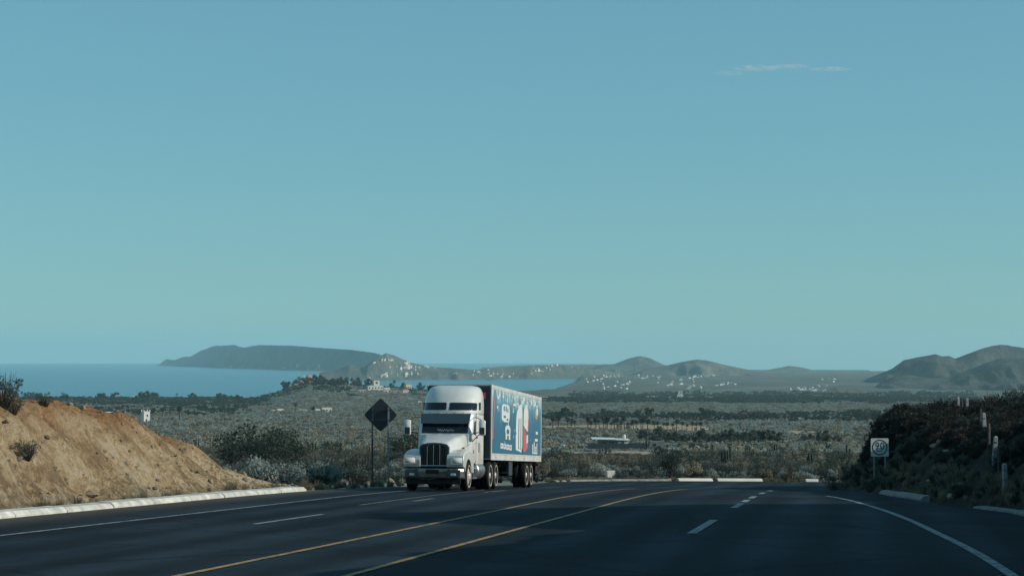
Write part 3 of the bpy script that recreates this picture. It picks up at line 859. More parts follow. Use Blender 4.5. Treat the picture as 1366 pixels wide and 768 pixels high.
# fenders with wheel arches
for sgn in (-1, 1):
    prof_o = [(-1.02, 0.86), (-1.04, 1.10), (-0.98, 1.27), (-0.80, 1.37), (-0.45, 1.46), (0.0, 1.50), (0.45, 1.47), (0.80, 1.34), (1.02, 1.1), (1.05, 0.62), (0.74, 0.62)]
    arch = [(0.64 * math.cos(R(a)), 0.53 + 0.64 * math.sin(R(a))) for a in range(12, 170, 13)]
    prof_f = prof_o + arch + [(-0.66, 0.80)]
    x_in, x_out = 0.48 * sgn, 1.10 * sgn
    mb = MB()
    ins = [(y * 0.985, 0.85 + (z - 0.85) * 0.90) for y, z in prof_f]
    mb.loft([[(x_in, y, z) for y, z in prof_f], [(x_out - 0.16 * sgn, y, z) for y, z in prof_f], [(x_out - 0.04 * sgn, y * 0.995, 0.85 + (z - 0.85) * 0.96) for y, z in prof_f], [(x_out, y, z) for y, z in ins]])
    mb.build("fender", M_wpaint, T, smooth=False, bevel=0.02)
    hl = MB().loft([rrect(0.19, 0.99, 1.19, -1.085, 0.05), rrect(0.20, 0.98, 1.20, -1.02, 0.05)]).build("headlight", M_lens, T, smooth=True)
    hl.location.x = 0.86 * sgn
    MB().loft([rrect(0.225, 0.955, 1.225, -1.052, 0.05), rrect(0.225, 0.955, 1.225, -1.0, 0.05)]).build("bezel", M_chrome, hl)
    MB().box(-0.05, 0.05, -0.06, 0.06, 0, 0.06).build("marker_light", M_red if sgn < 0 else M_amber, T, bevel=0.01, loc=(0.98 * sgn, -0.45, 1.50 if sgn > 0 else 1.56))
    # stalk for the fender marker
    # mudguard behind steer wheel / cab step
    MB().box(*sorted((0.62 * sgn, 1.06 * sgn)), 1.08, 1.95, 0.42, 0.48).build("cab_step", M_alu, T, bevel=0.01)
    MB().box(*sorted((0.66 * sgn, 1.04 * sgn)), 1.12, 1.9, 0.78, 0.83).build("cab_step", M_alu, T, bevel=0.01)
    # fuel tank
    tk = MB().lathe([(1.98, 0.02), (1.98, 0.26), (2.02, 0.31), (2.10, 0.33), (3.30, 0.33), (3.38, 0.31), (3.42, 0.26), (3.42, 0.02)], 'Y', 28, (0.80 * sgn, 0, 0.72)).build("fuel_tank", M_alu, T, smooth=True)
    for yy in (2.25, 2.7, 3.15):
        MB().lathe([(yy, 0.337), (yy + 0.05, 0.337)], 'Y', 28, (0.80 * sgn, 0, 0.72)).build("tank_strap", M_chrome, tk)
# grille
MB().loft([[(x, -0.93, z) for x, z in ((-0.50, 0.84), (0.50, 0.84), (0.53, 1.0), (0.54, 1.56), (0.46, 1.66), (0.25, 1.71), (0, 1.725), (-0.25, 1.71), (-0.46, 1.66), (-0.54, 1.56), (-0.53, 1.0))],
           [(x * 1.02, -0.80, z) for x, z in ((-0.50, 0.84), (0.50, 0.84), (0.53, 1.0), (0.54, 1.56), (0.46, 1.66), (0.25, 1.71), (0, 1.725), (-0.25, 1.71), (-0.46, 1.66), (-0.54, 1.56), (-0.53, 1.0))]]).build("grille_surround", M_galv, T, bevel=0.02)
gr = MB()
gr.loft([[(x, -0.955, z) for x, z in ((-0.44, 0.92), (0.44, 0.92), (0.46, 1.52), (0.38, 1.61), (0, 1.65), (-0.38, 1.61), (-0.46, 1.52))],
         [(x, -0.9, z) for x, z in ((-0.44, 0.92), (0.44, 0.92), (0.46, 1.52), (0.38, 1.61), (0, 1.65), (-0.38, 1.61), (-0.46, 1.52))]])
grille = gr.build("grille", M_black, T)
for i, x in enumerate((-0.23, 0.0, 0.23)):
    MB().tube([(x, -0.985, 0.93), (x, -0.985, 1.58), (x + (0.04 if i == 0 else -0.04 if i == 2 else 0), -0.98, 1.63)], 0.014, 6).build("grille_bar", M_chrome, grille)
for i in range(13):
    x = -0.42 + 0.07 * i
    if min(abs(x - c) for c in (-0.23, 0, 0.23)) > 0.03:
        MB().box(x - 0.008, x + 0.008, -0.968, -0.953, 0.95, 1.57).build("grille_fin", M_galv, grille)
MB().tube([(-0.47, -0.99, 0.90), (0.47, -0.99, 0.90)], 0.02, 6).build("grille_trim", M_chrome, grille)
# bumper
bp_ = MB()
def bump_loop(x, y):
    return [(x, y + 0.04, 0.44), (x, y - 0.02, 0.50), (x, y - 0.04, 0.70), (x, y, 0.80), (x, y + 0.16, 0.80), (x, y + 0.18, 0.44)]
bp_.loft([bump_loop(-1.09, -0.86), bump_loop(-0.92, -1.06), bump_loop(-0.5, -1.14), bump_loop(0, -1.16), bump_loop(0.5, -1.14), bump_loop(0.92, -1.06), bump_loop(1.09, -0.86)])
bumper = bp_.build("bumper", M_bumper, T, bevel=0.015)
MB().box(-0.24, 0.24, -1.225, -1.19, 0.62, 0.76).build("bumper_slot", M_black, bumper)
for sgn in (-1, 1):
    MB().box(0.62 * sgn, 1.0 * sgn, -1.17, -1.06, 0.50, 0.76).build("bumper_panel", M_visor, bumper)
    MB().box(0.66 * sgn, 0.84 * sgn, -1.19, -1.16, 0.55, 0.63).build("fog_light", M_lens, bumper, bevel=0.01)
    MB().box((0.55 if sgn > 0 else -0.62), (0.64 if sgn > 0 else -0.55), -1.20, -1.12, 0.46, 0.79).build("tow_bracket", M_galv, bumper)
MB().box(-0.98, 0.98, -0.98, -0.90, 0.24, 0.42).build("air_dam", M_black, T, bevel=0.01)
# cab
def cab_loop(x, inset):
    k = inset
    return [(x, 0.96 + k, 1.0), (x, 0.96 + k, 2.04), (x, 1.36 + k, 2.80), (x, 1.92, 2.88), (x, 1.92, 1.0)]
cab = MB().loft([[(-0.93, a, b) for _, a, b in cab_loop(0, 0.06)], [(-1.00, a, b) for _, a, b in cab_loop(0, 0.16)]][::-1][:1] +
                [[(-0.99, a + 0.10, b) for _, a, b in cab_loop(0, 0)], [(-0.90, a, b) for _, a, b in cab_loop(0, 0)], [(0.90, a, b) for _, a, b in cab_loop(0, 0)], [(0.99, a + 0.10, b) for _, a, b in cab_loop(0, 0)]]
                + [[(1.00, a, b) for _, a, b in cab_loop(0, 0.16)]]).build("cab", M_wpaint, T, bevel=0.03)
def wind_pt(x, f, out=0.02):                    # point on the raked screen, f from sill to header
    y = 0.96 + 0.40 * f; z = 2.04 + 0.76 * f
    n = Vector((0, -0.76, 0.40)).normalized() * out
    return (x, y + n.y, z + n.z)
def screen(x0, x1, f0, f1, out, th):
    a = [wind_pt(x0, f0, out), wind_pt(x1, f0, out), wind_pt(x1, f1, out), wind_pt(x0, f1, out)]
    b_ = [wind_pt(x0, f0, out - th), wind_pt(x1, f0, out - th), wind_pt(x1, f1, out - th), wind_pt(x0, f1, out - th)]
    return MB().loft([a, b_])
ws = screen(-0.86, 0.86, 0.06, 0.92, 0.012, 0.02).build("windscreen", M_glass, T)
screen(-0.012, 0.012, 0.05, 0.93, 0.022, 0.02).build("screen_divider", M_black, ws)
# pale hand-lettered banner along the foot of the screen
pts = []
for k in range(90):
    u = k / 89.0
    pts.append(wind_pt(-0.28 + 0.62 * u, 0.19 + 0.055 * math.sin(u * 46) * (1.2 - 0.5 * u) + 0.02 * math.sin(u * 17), 0.03))
MB().tube(pts, 0.008, 4).build("screen_lettering", plain("pale_lettering", (0.30, 0.34, 0.34), 0.7), ws)
for sgn in (-1, 1):
    MB().tube([wind_pt(0.12 * sgn, 0.08, 0.035), wind_pt(0.62 * sgn, 0.13, 0.035)], 0.008, 5).build("wiper", M_black, ws)
vis = MB().loft([[(-0.90, 1.10, 2.45), (0.90, 1.10, 2.45), (0.90, 1.13, 2.43), (-0.90, 1.13, 2.43)], [(-0.94, 1.30, 2.82), (0.94, 1.30, 2.82), (0.94, 1.36, 2.80), (-0.94, 1.36, 2.80)]])
vis.v = [(x, y - 0.10, z) for x, y, z in vis.v]
vis.build("sun_visor", M_visor, T, bevel=0.008)
for i in range(5):
    MB().lathe([(0, 0.03), (0.04, 0.025), (0.05, 0.0)], 'Z', 10, (-0.6 + 0.3 * i, 1.44, 2.83)).build("roof_marker", M_amber, T)
# doors
for sgn in (-1, 1):
    x0 = 1.0 * sgn
    dr = MB().loft([[(x0, 1.08, 1.05), (x0, 1.86, 1.05), (x0, 1.86, 2.66), (x0, 1.48, 2.66), (x0, 1.17, 2.06)], [(x0 + 0.02 * sgn, 1.09, 1.06), (x0 + 0.02 * sgn, 1.85, 1.06), (x0 + 0.02 * sgn, 1.85, 2.65), (x0 + 0.02 * sgn, 1.48, 2.65), (x0 + 0.02 * sgn, 1.18, 2.06)]]).build("door", M_wpaint, T)
    xw = x0 + 0.021 * sgn
    MB().loft([[(xw, 1.24, 2.07), (xw, 1.78, 2.02), (xw, 1.78, 2.55), (xw, 1.51, 2.55)], [(xw + 0.008 * sgn, 1.24, 2.07), (xw + 0.008 * sgn, 1.78, 2.02), (xw + 0.008 * sgn, 1.78, 2.55), (xw + 0.008 * sgn, 1.51, 2.55)]]).build("door_window", M_glass, dr)
    MB().box(*sorted((xw, xw + 0.04 * sgn)), 1.70, 1.82, 1.72, 1.76).build("door_handle", M_chrome, dr)
    MB().box(*sorted((x0 * 1.0, x0 + 0.025 * sgn)), 1.873, 1.893, 1.02, 2.84).build("door_seam", M_seam, T)
    # sleeper side fittings
    xs = 1.065 * sgn
    MB().loft([[(xs, y, z) for y, z in ((2.25, 2.98), (2.52, 2.98), (2.52, 3.26), (2.30, 3.26))], [(xs + 0.012 * sgn, y, z) for y, z in ((2.25, 2.98), (2.52, 2.98), (2.52, 3.26), (2.30, 3.26))]]).build("sleeper_side_window", M_glass, T)
    MB().box(*sorted((xs, xs + 0.012 * sgn)), 2.5, 3.1, 1.12, 1.72).build("locker_door", M_dirty, T, bevel=0.01)
    MB().box(*sorted((xs, xs + 0.02 * sgn)), 2.2, 2.24, 1.4, 1.75).build("grab_handle", M_seam, T)
    # mirror: arms and head
    mx_ = 1.40 * sgn; my_ = 1.02
    for pth, rr_ in (([(1.0 * sgn, 1.20, 2.08), (1.25 * sgn, 1.06, 2.12), (mx_, my_, 2.12)], 0.018), ([(1.0 * sgn, 1.16, 1.78), (1.22 * sgn, 1.08, 2.0), (mx_, my_, 2.10)], 0.016), ([(1.0 * sgn, 1.45, 2.68), (1.2 * sgn, 1.15, 2.66), (mx_, my_, 2.56)], 0.014)):
        MB().tube(pth, rr_, 6).build("mirror_arm", M_black, T)
    hd = MB().loft([rrect(0.105, 2.02, 2.56, my_ - 0.05, 0.06), rrect(0.125, 2.0, 2.58, my_, 0.07), rrect(0.11, 2.02, 2.56, my_ + 0.07, 0.06)]).build("mirror", M_wpaint, T, smooth=True)
    hd.location.x = mx_
    MB().box(-0.095, 0.095, -0.066, -0.05, 2.05, 2.30).build("mirror_cover", M_galv, hd, loc=(0, my_, 0))
    MB().box(-0.03, 0.03, -0.03, 0.03, 0, 0.06).build("mirror_light", M_red, T, bevel=0.008, loc=(1.20 * sgn, 1.05, 1.90))
# round emblem on the cab side
MB().lathe([(1.021, 0.075), (1.032, 0.075)], 'X', 18, (0, 1.36, 1.42)).build("side_emblem", M_red, T)
MB().lathe([(1.021, 0.045), (1.034, 0.045)], 'X', 14, (0, 0.98 + 0.12, 1.30)).build("side_emblem", M_dirty, T)
MB().box(1.0, 1.012, 1.15, 1.35, 1.78, 1.90).build("cab_vent", M_seam, T)
# sleeper: lower box and tall rounded roof fairing
def plan(uf, ub, hw, z, e=2.8, n=20):
    pts = []
    L = min(0.95, (ub - uf) * 0.75)
    for k in range(n + 1):
        a = math.pi * k / n                      # from +x side round the nose to -x side
        c, s = math.cos(a), math.sin(a)
        x = hw * math.copysign(abs(c) ** (2 / e), c)
        y = uf + L - L * abs(s) ** (2 / e)
        pts.append((x, y, z))
    pts += [(-hw, ub - 0.06, z), (-hw + 0.06, ub, z), (hw - 0.06, ub, z), (hw, ub - 0.06, z)]
    return pts
lo = [[(x, y, z) for x, y in ((-1.06, 1.98), (-1.0, 1.90), (1.0, 1.90), (1.06, 1.98), (1.06, 3.24), (1.0, 3.30), (-1.0, 3.30), (-1.06, 3.24))] for z in (0.95, 1.0, 2.80)]
MB().loft(lo).build("sleeper", M_wpaint, T, bevel=0.02)
levels = [(2.80, 1.50, 1.055), (2.90, 1.50, 1.06), (3.10, 1.58, 1.06), (3.30, 1.70, 1.055), (3.50, 1.85, 1.04), (3.68, 2.03, 1.0), (3.80, 2.22, 0.94), (3.87, 2.42, 0.84), (3.905, 2.62, 0.66)]
fair = MB().loft([plan(uf, 3.30, hw, z, 2.5) for z, uf, hw in levels]).build("roof_fairing", M_wpaint, T, smooth=False)
for p in fair.data.polygons: p.use_smooth = len(p.vertices) == 4
def fair_pt(x, z, out):
    uf = np.interp(z, [l[0] for l in levels], [l[1] for l in levels]); hw = np.interp(z, [l[0] for l in levels], [l[2] for l in levels])
    e = 2.5; L = 0.95
    s = (max(0.0, 1 - abs(x / hw) ** e)) ** (1 / e)
    y = uf + L - L * s
    nx = math.copysign(abs(x / hw) ** (e - 1), x) / hw; ny = -(max(s, 1e-3) ** (e - 1)) / L; l = math.hypot(nx, ny)
    return (x + nx / l * out, y + ny / l * out, z + 0.02 * out)
for sgn in (-1, 1):
    rows = []
    for z, a, c in ((2.955, 0.075, 0.985), (2.985, 0.055, 1.0), (3.20, 0.055, 0.995), (3.235, 0.085, 0.96)):
        rows.append([fair_pt(sgn * (a + (c - a) * k / 12.0), z, 0.012) for k in range(13)])
    MB().loft(rows, cap=False, closed=False).build("sleeper_front_window", M_glass, T, smooth=True)
MB().tube([(0.5, 1.44, 2.80), (-0.5, 1.44, 2.80)], 0.02, 6).build("roof_handle", M_chrome, T)
# red marker flag on the back corner
MB().tube([(0.92, 3.42, 3.0), (0.92, 3.42, 3.72)], 0.02, 6).build("rear_mast", M_galv, T)
MB().box(0.86, 1.08, 3.39, 3.45, 3.42, 3.66).build("rear_marker", M_red, T, bevel=0.01)
for x in (-0.55, 0.55):
    MB().tube([(x, 3.42, 1.0), (x, 3.42, 3.7)], 0.07, 12).build("exhaust_stack", M_galv, T, smooth=True)
# chassis
for bx in ((-0.50, -0.38, -0.8, 6.2, 0.72, 0.98), (0.38, 0.50, -0.8, 6.2, 0.72, 0.98), (-0.376, 0.376, 3.55, 3.7, 0.74, 0.96), (-0.376, 0.376, 5.9, 6.1, 0.74, 0.96)):
    MB().box(*bx).build("chassis_beam", M_dkmetal, T)
MB().lathe([(-0.9, 0.07), (0.9, 0.07)], 'X', 10, (0, 0, 0.53)).build("axle", M_dkmetal, T)
MB().box(-0.55, 0.55, -0.45, 0.9, 0.55, 1.2).build("engine", M_dkmetal, T, bevel=0.05)
MB().loft([[(x, y, 1.0) for x, y in ((-0.45, 4.0), (0.45, 4.0), (0.45, 4.9), (0.15, 5.4), (-0.15, 5.4), (-0.45, 4.9))], [(x, y, 1.09) for x, y in ((-0.45, 4.0), (0.45, 4.0), (0.45, 4.9), (0.15, 5.4), (-0.15, 5.4), (-0.45, 4.9))]]).build("fifth_wheel", M_dkmetal, T)

def make_wheel(parent, v, u, z, sgn, width=0.28, deep=False, name="wheel"):
    r = 0.525
    w = width / 2
    tyre = MB().lathe([(-w * 0.75, 0.30), (-w, 0.34), (-w, 0.46), (-w * 0.86, 0.51), (-w * 0.5, r), (w * 0.5, r), (w * 0.86, 0.51), (w, 0.46), (w, 0.34), (w * 0.75, 0.30)], 'X', 32).build(name, M_tyre, parent, smooth=True, loc=(v, u, z))
    o = sgn
    if deep:
        pr = [(o * w * 1.02, 0.405), (o * w * 1.02, 0.37), (o * w * 0.7, 0.31), (o * w * 0.1, 0.27), (o * w * 0.1, 0.13), (o * w * 0.9, 0.11), (o * w * 1.0, 0.0)]
    else:
        pr = [(o * w * 1.02, 0.405), (o * w * 1.02, 0.37), (o * w * 0.7, 0.30), (o * w * 0.9, 0.22), (o * w * 1.05, 0.13), (o * w * 1.35, 0.11), (o * w * 1.4, 0.0)]
    rim = MB().lathe(pr, 'X', 28, cap=False).build("rim", M_rim, tyre, smooth=True)
    nuts = MB()
    for k in range(10):
        a = 2 * math.pi * k / 10
        xx = o * (w * 0.95 if not deep else -w * 0.1)
        nuts.lathe([(xx, 0.018), (xx + 0.03 * o, 0.018)], 'X', 6, (0, 0.19 * math.cos(a), 0.19 * math.sin(a)))
    tag(nuts.build("wheel_nuts", M_chrome, tyre), kind="stuff")
    return tyre
for sgn in (-1, 1):
    make_wheel(T, 0.98 * sgn, 0, 0.525, sgn)
for u in (4.15, 5.42):
    MB().lathe([(-0.9, 0.10), (-0.3, 0.10), (-0.2, 0.2), (0.2, 0.2), (0.3, 0.10), (0.9, 0.10)], 'X', 14, (0, u, 0.53)).build("axle", M_dkmetal, T, smooth=True)
    for sgn in (-1, 1):
        make_wheel(T, 1.06 * sgn, u, 0.525, sgn, 0.26, deep=True)
        make_wheel(T, 0.74 * sgn, u, 0.525, sgn, 0.26, deep=True, name="inner_wheel")
for sgn in (-1, 1):
    MB().box(*sorted((0.62 * sgn, 1.18 * sgn)), 6.12, 6.14, 0.25, 1.0).build("mud_flap", M_black, T)
    MB().lathe([(3.62, 0.02), (3.62, 0.14), (4.9, 0.14), (4.9, 0.02)][:4], 'Y', 14, (0.25 * sgn, 0, 0.62)).build("air_tank", M_dkmetal, T, smooth=True)

# ------------------------------------------------------------------ box trailer
U0, U1 = 3.75, 16.9
TW = 1.27
za, zb = tz(13.6), tz(4.7) + 0.0
tpitch = math.atan((tz(13.6) - (tz(4.7))) / 8.9)
trailer = empty("box_trailer", (TX + 13.6 * math.sin(TRK_TH), TY + 13.6 * math.cos(TRK_TH), tz(13.6) + 0.012), (tpitch, 0, -TRK_TH),
                "box trailer printed blue with a white and red picture, hitched behind the white tractor", "trailer")
OFF = 13.6
def TB(): return MB()
def tbuild(mb, name, mat, parent=None, **k):
    mb.v = [(x, y - OFF, z) for x, y, z in mb.v]
    return mb.build(name, mat, parent or trailer, **k)
ZB, ZT = 1.13, 3.98
# printed side: deep blue, splashed paler toward the top
m, nt, b = new_mat("printed_blue_side")
b.inputs["Roughness"].default_value = 0.42
tc = nt.nodes.new("ShaderNodeTexCoord"); sx = nt.nodes.new("ShaderNodeSeparateXYZ"); nt.links.new(tc.outputs["Object"], sx.inputs[0])
mpn = nt.nodes.new("ShaderNodeMapping"); mpn.inputs["Scale"].default_value = (1, 1.5, 0.55); nt.links.new(tc.outputs["Object"], mpn.inputs[0])
nz = nt.nodes.new("ShaderNodeTexNoise"); nz.inputs["Scale"].default_value = 1.7; nz.inputs["Detail"].default_value = 7; nz.inputs["Roughness"].default_value = 0.7
nt.links.new(mpn.outputs[0], nz.inputs["Vector"])
mm = nt.nodes.new("ShaderNodeMath"); mm.operation = 'MULTIPLY_ADD'; mm.inputs[1].default_value = 3.0
nt.links.new(nz.outputs["Fac"], mm.inputs[0]); nt.links.new(sx.outputs["Z"], mm.inputs[2])
mr = nt.nodes.new("ShaderNodeMapRange"); mr.inputs["From Min"].default_value = 3.9; mr.inputs["From Max"].default_value = 5.8
nt.links.new(mm.outputs[0], mr.inputs["Value"])
rp = nt.nodes.new("ShaderNodeValToRGB"); el = rp.color_ramp.elements
el.new(0.4); el.new(0.62)
for e, (p, c) in zip(el, ((0.0, (0.040, 0.135, 0.200)), (0.35, (0.055, 0.18, 0.255)), (0.60, (0.13, 0.31, 0.37)), (0.82, (0.58, 0.60, 0.55)))): e.position = p; e.color = (*c, 1)
nt.links.new(mr.outputs[0], rp.inputs["Fac"]); nt.links.new(rp.outputs[0], b.inputs["Base Color"])
M_print = m
M_rail = plain("trailer_rail_paint", (0.55, 0.55, 0.50), 0.5, noise=0.2, nscale=1.5)
M_pwhite = plain("printed_white", (0.66, 0.67, 0.62), 0.45, noise=0.08, nscale=2)
M_plight = plain("printed_light_blue", (0.20, 0.40, 0.46), 0.45)
M_pred = plain("printed_red", (0.50, 0.13, 0.13), 0.45, noise=0.15, nscale=3)
M_pdark = plain("printed_dark", (0.06, 0.085, 0.10), 0.5)
M_porange = plain("printed_orange", (0.46, 0.27, 0.12), 0.45)
M_front = plain("trailer_front_panel", (0.035, 0.05, 0.06), 0.55, noise=0.3, nscale=2)

tbuild(MB().box(-TW + 0.03, TW - 0.03, U0 + 0.03, U1 - 0.03, ZB, ZT - 0.02), "body", M_dirty)
tbuild(MB().box(-TW + 0.05, TW - 0.05, U0, U0 + 0.028, ZB + 0.05, ZT - 0.05), "front_wall", M_front)
tbuild(MB().box(-TW + 0.08, TW - 0.08, U0 - 0.02, U0 - 0.002, ZT - 0.18, ZT - 0.06), "front_cap", M_front)
for sgn in (-1, 1):
    xa, xb = sorted((sgn * (TW - 0.028), sgn * (TW - 0.012)))
    tbuild(MB().box(xa, xb, U0 + 0.16, U1 - 0.12, ZB + 0.24, ZT - 0.16), "side_print", M_print)
    xa, xb = sorted((sgn * (TW - 0.05), sgn * TW))
    tbuild(MB().box(xa, xb, U0 + 0.16, U1 - 0.12, ZB - 0.02, ZB + 0.24), "bottom_rail", M_rail, bevel=0.01)
    tbuild(MB().box(xa, xb, U0 + 0.16, U1 - 0.12, ZT - 0.16, ZT), "top_rail", M_rail, bevel=0.01)
    tbuild(MB().box(xa, xb, U0, U0 + 0.16, ZB - 0.02, ZT + 0.01), "corner_post", M_rail, bevel=0.01)
    tbuild(MB().box(xa, xb, U1 - 0.12, U1, ZB - 0.02, ZT + 0.01), "rear_post", M_rail, bevel=0.01)
    rv = MB()
    for i in range(60):
        yy = U0 + 0.3 + i * (U1 - U0 - 0.6) / 59
        for zz in (ZB + 0.19, ZT - 0.12):
            rv.box(sgn * TW - 0.004, sgn * TW + 0.004, yy - 0.012, yy + 0.012, zz - 0.012, zz + 0.012)
    tag(tbuild(rv, "rivets", M_seam), kind="stuff")
    for i in range(4):
        yy = U0 + 1.0 + i * 3.6
        tbuild(MB().box(*sorted((sgn * TW, sgn * (TW + 0.012))), yy, yy + 0.14, ZB + 0.06, ZB + 0.12), "side_marker", M_amber)
tbuild(MB().box(-TW + 0.05, TW - 0.05, U0 + 0.1, U1 - 0.1, ZT - 0.018, ZT + 0.012), "roof", M_rail)
# the printed picture on the near side, as flat films on the panel
XP = TW - 0.010
def film(pts, name, mat, lift=0.0, parent=None):
    a = [(XP + lift, y, z) for y, z in pts]; c = [(XP + lift + 0.003, y, z) for y, z in pts]
    return tbuild(MB().loft([a, c]), name, mat)
LU = U1 - U0
def UZ(zx, zy):                                  # from position in the print (0..1 along, 0..1 up)
    return (U0 + LU * zx, ZB + 0.24 + (ZT - ZB - 0.40) * zy)
def poly(pp, name, mat, lift=0.0): return film([UZ(*p) for p in pp], name, mat, lift)
def blob(cx, cy, rx, ry, name, mat, lift=0.0, n=22, e=2.0):
    return poly([(cx + rx * math.copysign(abs(math.cos(2*math.pi*k/n)) ** (2/e), math.cos(2*math.pi*k/n)), cy + ry * math.copysign(abs(math.sin(2*math.pi*k/n)) ** (2/e), math.sin(2*math.pi*k/n))) for k in range(n)], name, mat, lift)
poly([(0.016, 0.22), (0.034, 0.22), (0.062, 0.92), (0.050, 0.92)], "red_stripe", M_pred)
# tall white lettering, stacked
blob(0.255, 0.66, 0.075, 0.145, "letter_shape", M_pwhite, 0, 26, 4.0)
for cx, cy, rx, ry in ((0.225, 0.73, 0.012, 0.045), (0.262, 0.73, 0.011, 0.05), (0.292, 0.71, 0.009, 0.04), (0.235, 0.60, 0.022, 0.022), (0.285, 0.56, 0.016, 0.02)):
    blob(cx, cy, rx, ry, "letter_counter", M_print, 0.004, 14)
poly([(0.30, 0.42), (0.312, 0.42), (0.312, 0.53), (0.30, 0.53)], "letter_stem", M_pwhite)
blob(0.295, 0.385, 0.05, 0.085, "letter_shape", M_pwhite, 0.004, 22, 2.4)
blob(0.295, 0.365, 0.026, 0.045, "letter_counter", M_print, 0.008, 16)
for x in (0.25, 0.31):
    poly([(x, 0.235), (x + 0.03, 0.235), (x + 0.028, 0.34), (x, 0.34)], "letter_stem", M_pwhite, 0.010)
for i in range(4):
    x = 0.165 + 0.054 * i; y = 0.085 - 0.006 * i
    poly([(x, y), (x + 0.046, y), (x + 0.046, y + 0.085), (x, y + 0.085)], "small_letter", M_pwhite)
    blob(x + 0.023, y + 0.045, 0.009, 0.018, "letter_counter", M_print, 0.004, 10)
poly([(0.365, 0.72), (0.375, 0.72), (0.378, 0.86), (0.366, 0.86)], "red_stroke", M_pred)
# two pale bottle-like figures, the right one red below
poly([(0.452, 0.08), (0.565, 0.04), (0.585, 0.16), (0.585, 0.70), (0.572, 0.82), (0.56, 0.86), (0.52, 0.84), (0.475, 0.72), (0.458, 0.62), (0.45, 0.30)], "pale_figure", M_pwhite)
poly([(0.50, 0.10), (0.512, 0.10), (0.518, 0.60), (0.505, 0.62)], "figure_shadow", M_print, 0.004)
poly([(0.545, 0.08), (0.556, 0.08), (0.556, 0.62), (0.548, 0.62)], "figure_shadow", M_print, 0.004)
poly([(0.587, 0.02), (0.602, 0.02), (0.606, 0.60), (0.60, 0.80), (0.59, 0.80)], "dark_outline", M_pdark, 0.004)
poly([(0.605, 0.50), (0.70, 0.40), (0.715, 0.60), (0.705, 0.76), (0.675, 0.88), (0.63, 0.86), (0.61, 0.74)], "pale_figure", M_pwhite)
poly([(0.603, 0.06), (0.64, 0.05), (0.70, 0.13), (0.705, 0.24), (0.66, 0.36), (0.62, 0.50), (0.605, 0.50)], "red_field", M_pred, 0.004)
poly([(0.665, 0.20), (0.70, 0.22), (0.70, 0.36), (0.67, 0.34)], "pale_patch", M_pwhite, 0.008)
poly([(0.695, 0.44), (0.712, 0.46), (0.718, 0.62), (0.705, 0.64)], "red_stroke", M_pred, 0.004)
rz_ = random.Random(12)
for i in range(60):
    cx = rz_.uniform(0.09, 0.95); cy = 0.985 - abs(rz_.gauss(0, 0.13)); ry_ = rz_.uniform(0.012, 0.055)
    if cy - ry_ < 0.35 or (0.17 < cx < 0.34 and cy < 0.86): continue
    blob(cx, min(cy, 0.97 - ry_), rz_.uniform(0.006, 0.022), ry_, "splash_mark", M_pwhite if i % 3 else M_plight, 0.0, 9, 1.6)
for i in range(16):
    cx = rz_.uniform(0.1, 0.9); cy = rz_.uniform(0.08, 0.6)
    blob(cx, cy, rz_.uniform(0.004, 0.008), rz_.uniform(0.01, 0.03), "bubble_mark", M_plight, 0.0, 8)
# right-hand column of small lettering and a warm product spot
for (x0, y0, x1, y1) in ((0.80, 0.03, 0.915, 0.05), (0.80, 0.05, 0.82, 0.20), (0.835, 0.05, 0.85, 0.24), (0.865, 0.05, 0.88, 0.16), (0.895, 0.05, 0.91, 0.22), (0.835, 0.13, 0.91, 0.15), (0.855, 0.255, 0.92, 0.30), (0.875, 0.38, 0.92, 0.43)):
    poly([(x0, y0), (x1, y0), (x1, y1), (x0, y1)], "small_letter", M_pwhite)
blob(0.885, 0.74, 0.035, 0.10, "product_spot", M_porange, 0, 18)
blob(0.90, 0.78, 0.02, 0.07, "product_spot", M_pwhite, 0.004, 14)
# running gear
for x in (-0.46, 0.46): tbuild(MB().box(x - 0.06, x + 0.06, 5.0, U1 - 0.3, 0.86, 0.997), "frame_rail", M_dkmetal)
for i in range(14): tbuild(MB().box(-TW + 0.1, TW - 0.1, 5.0 + i * 0.84, 5.06 + i * 0.84, 1.0, 1.12), "crossmember", M_dkmetal)
for sgn in (-1, 1):
    lg = tbuild(MB().box(*sorted((0.62 * sgn, 0.75 * sgn)), 7.4, 7.54, 0.35, 1.12), "landing_leg", M_dkmetal)
    tbuild(MB().box(*sorted((0.55 * sgn, 0.82 * sgn)), 7.33, 7.61, 0.31, 0.348), "foot_plate", M_dkmetal)
    tbuild(MB().box(*sorted((1.08 * sgn, 1.16 * sgn)), 8.6, 9.5, 0.52, 1.1), "side_box", M_galv)
    tbuild(MB().box(*sorted((0.6 * sgn, 1.2 * sgn)), 15.6, 15.63, 0.3, 1.0), "mud_flap", M_black)
    tbuild(MB().box(*sorted((0.9 * sgn, 1.15 * sgn)), U1 + 0.0, U1 + 0.03, 0.92, 1.04), "tail_light", M_red)
tbuild(MB().box(-0.70, 0.70, 7.43, 7.5, 0.55, 0.62), "landing_brace", M_dkmetal)
tbuild(MB().box(-1.1, 1.1, U1 - 0.1, U1, 0.5, 0.6), "underride_bar", M_dkmetal)
for x in (-0.55, 0.55): tbuild(MB().box(x - 0.05, x + 0.05, U1 - 0.1, U1 - 0.02, 0.602, 1.1), "underride_post", M_dkmetal)
tbuild(MB().box(-0.55, 0.55, 12.4, 14.9, 0.62, 0.86), "bogie_frame", M_dkmetal)
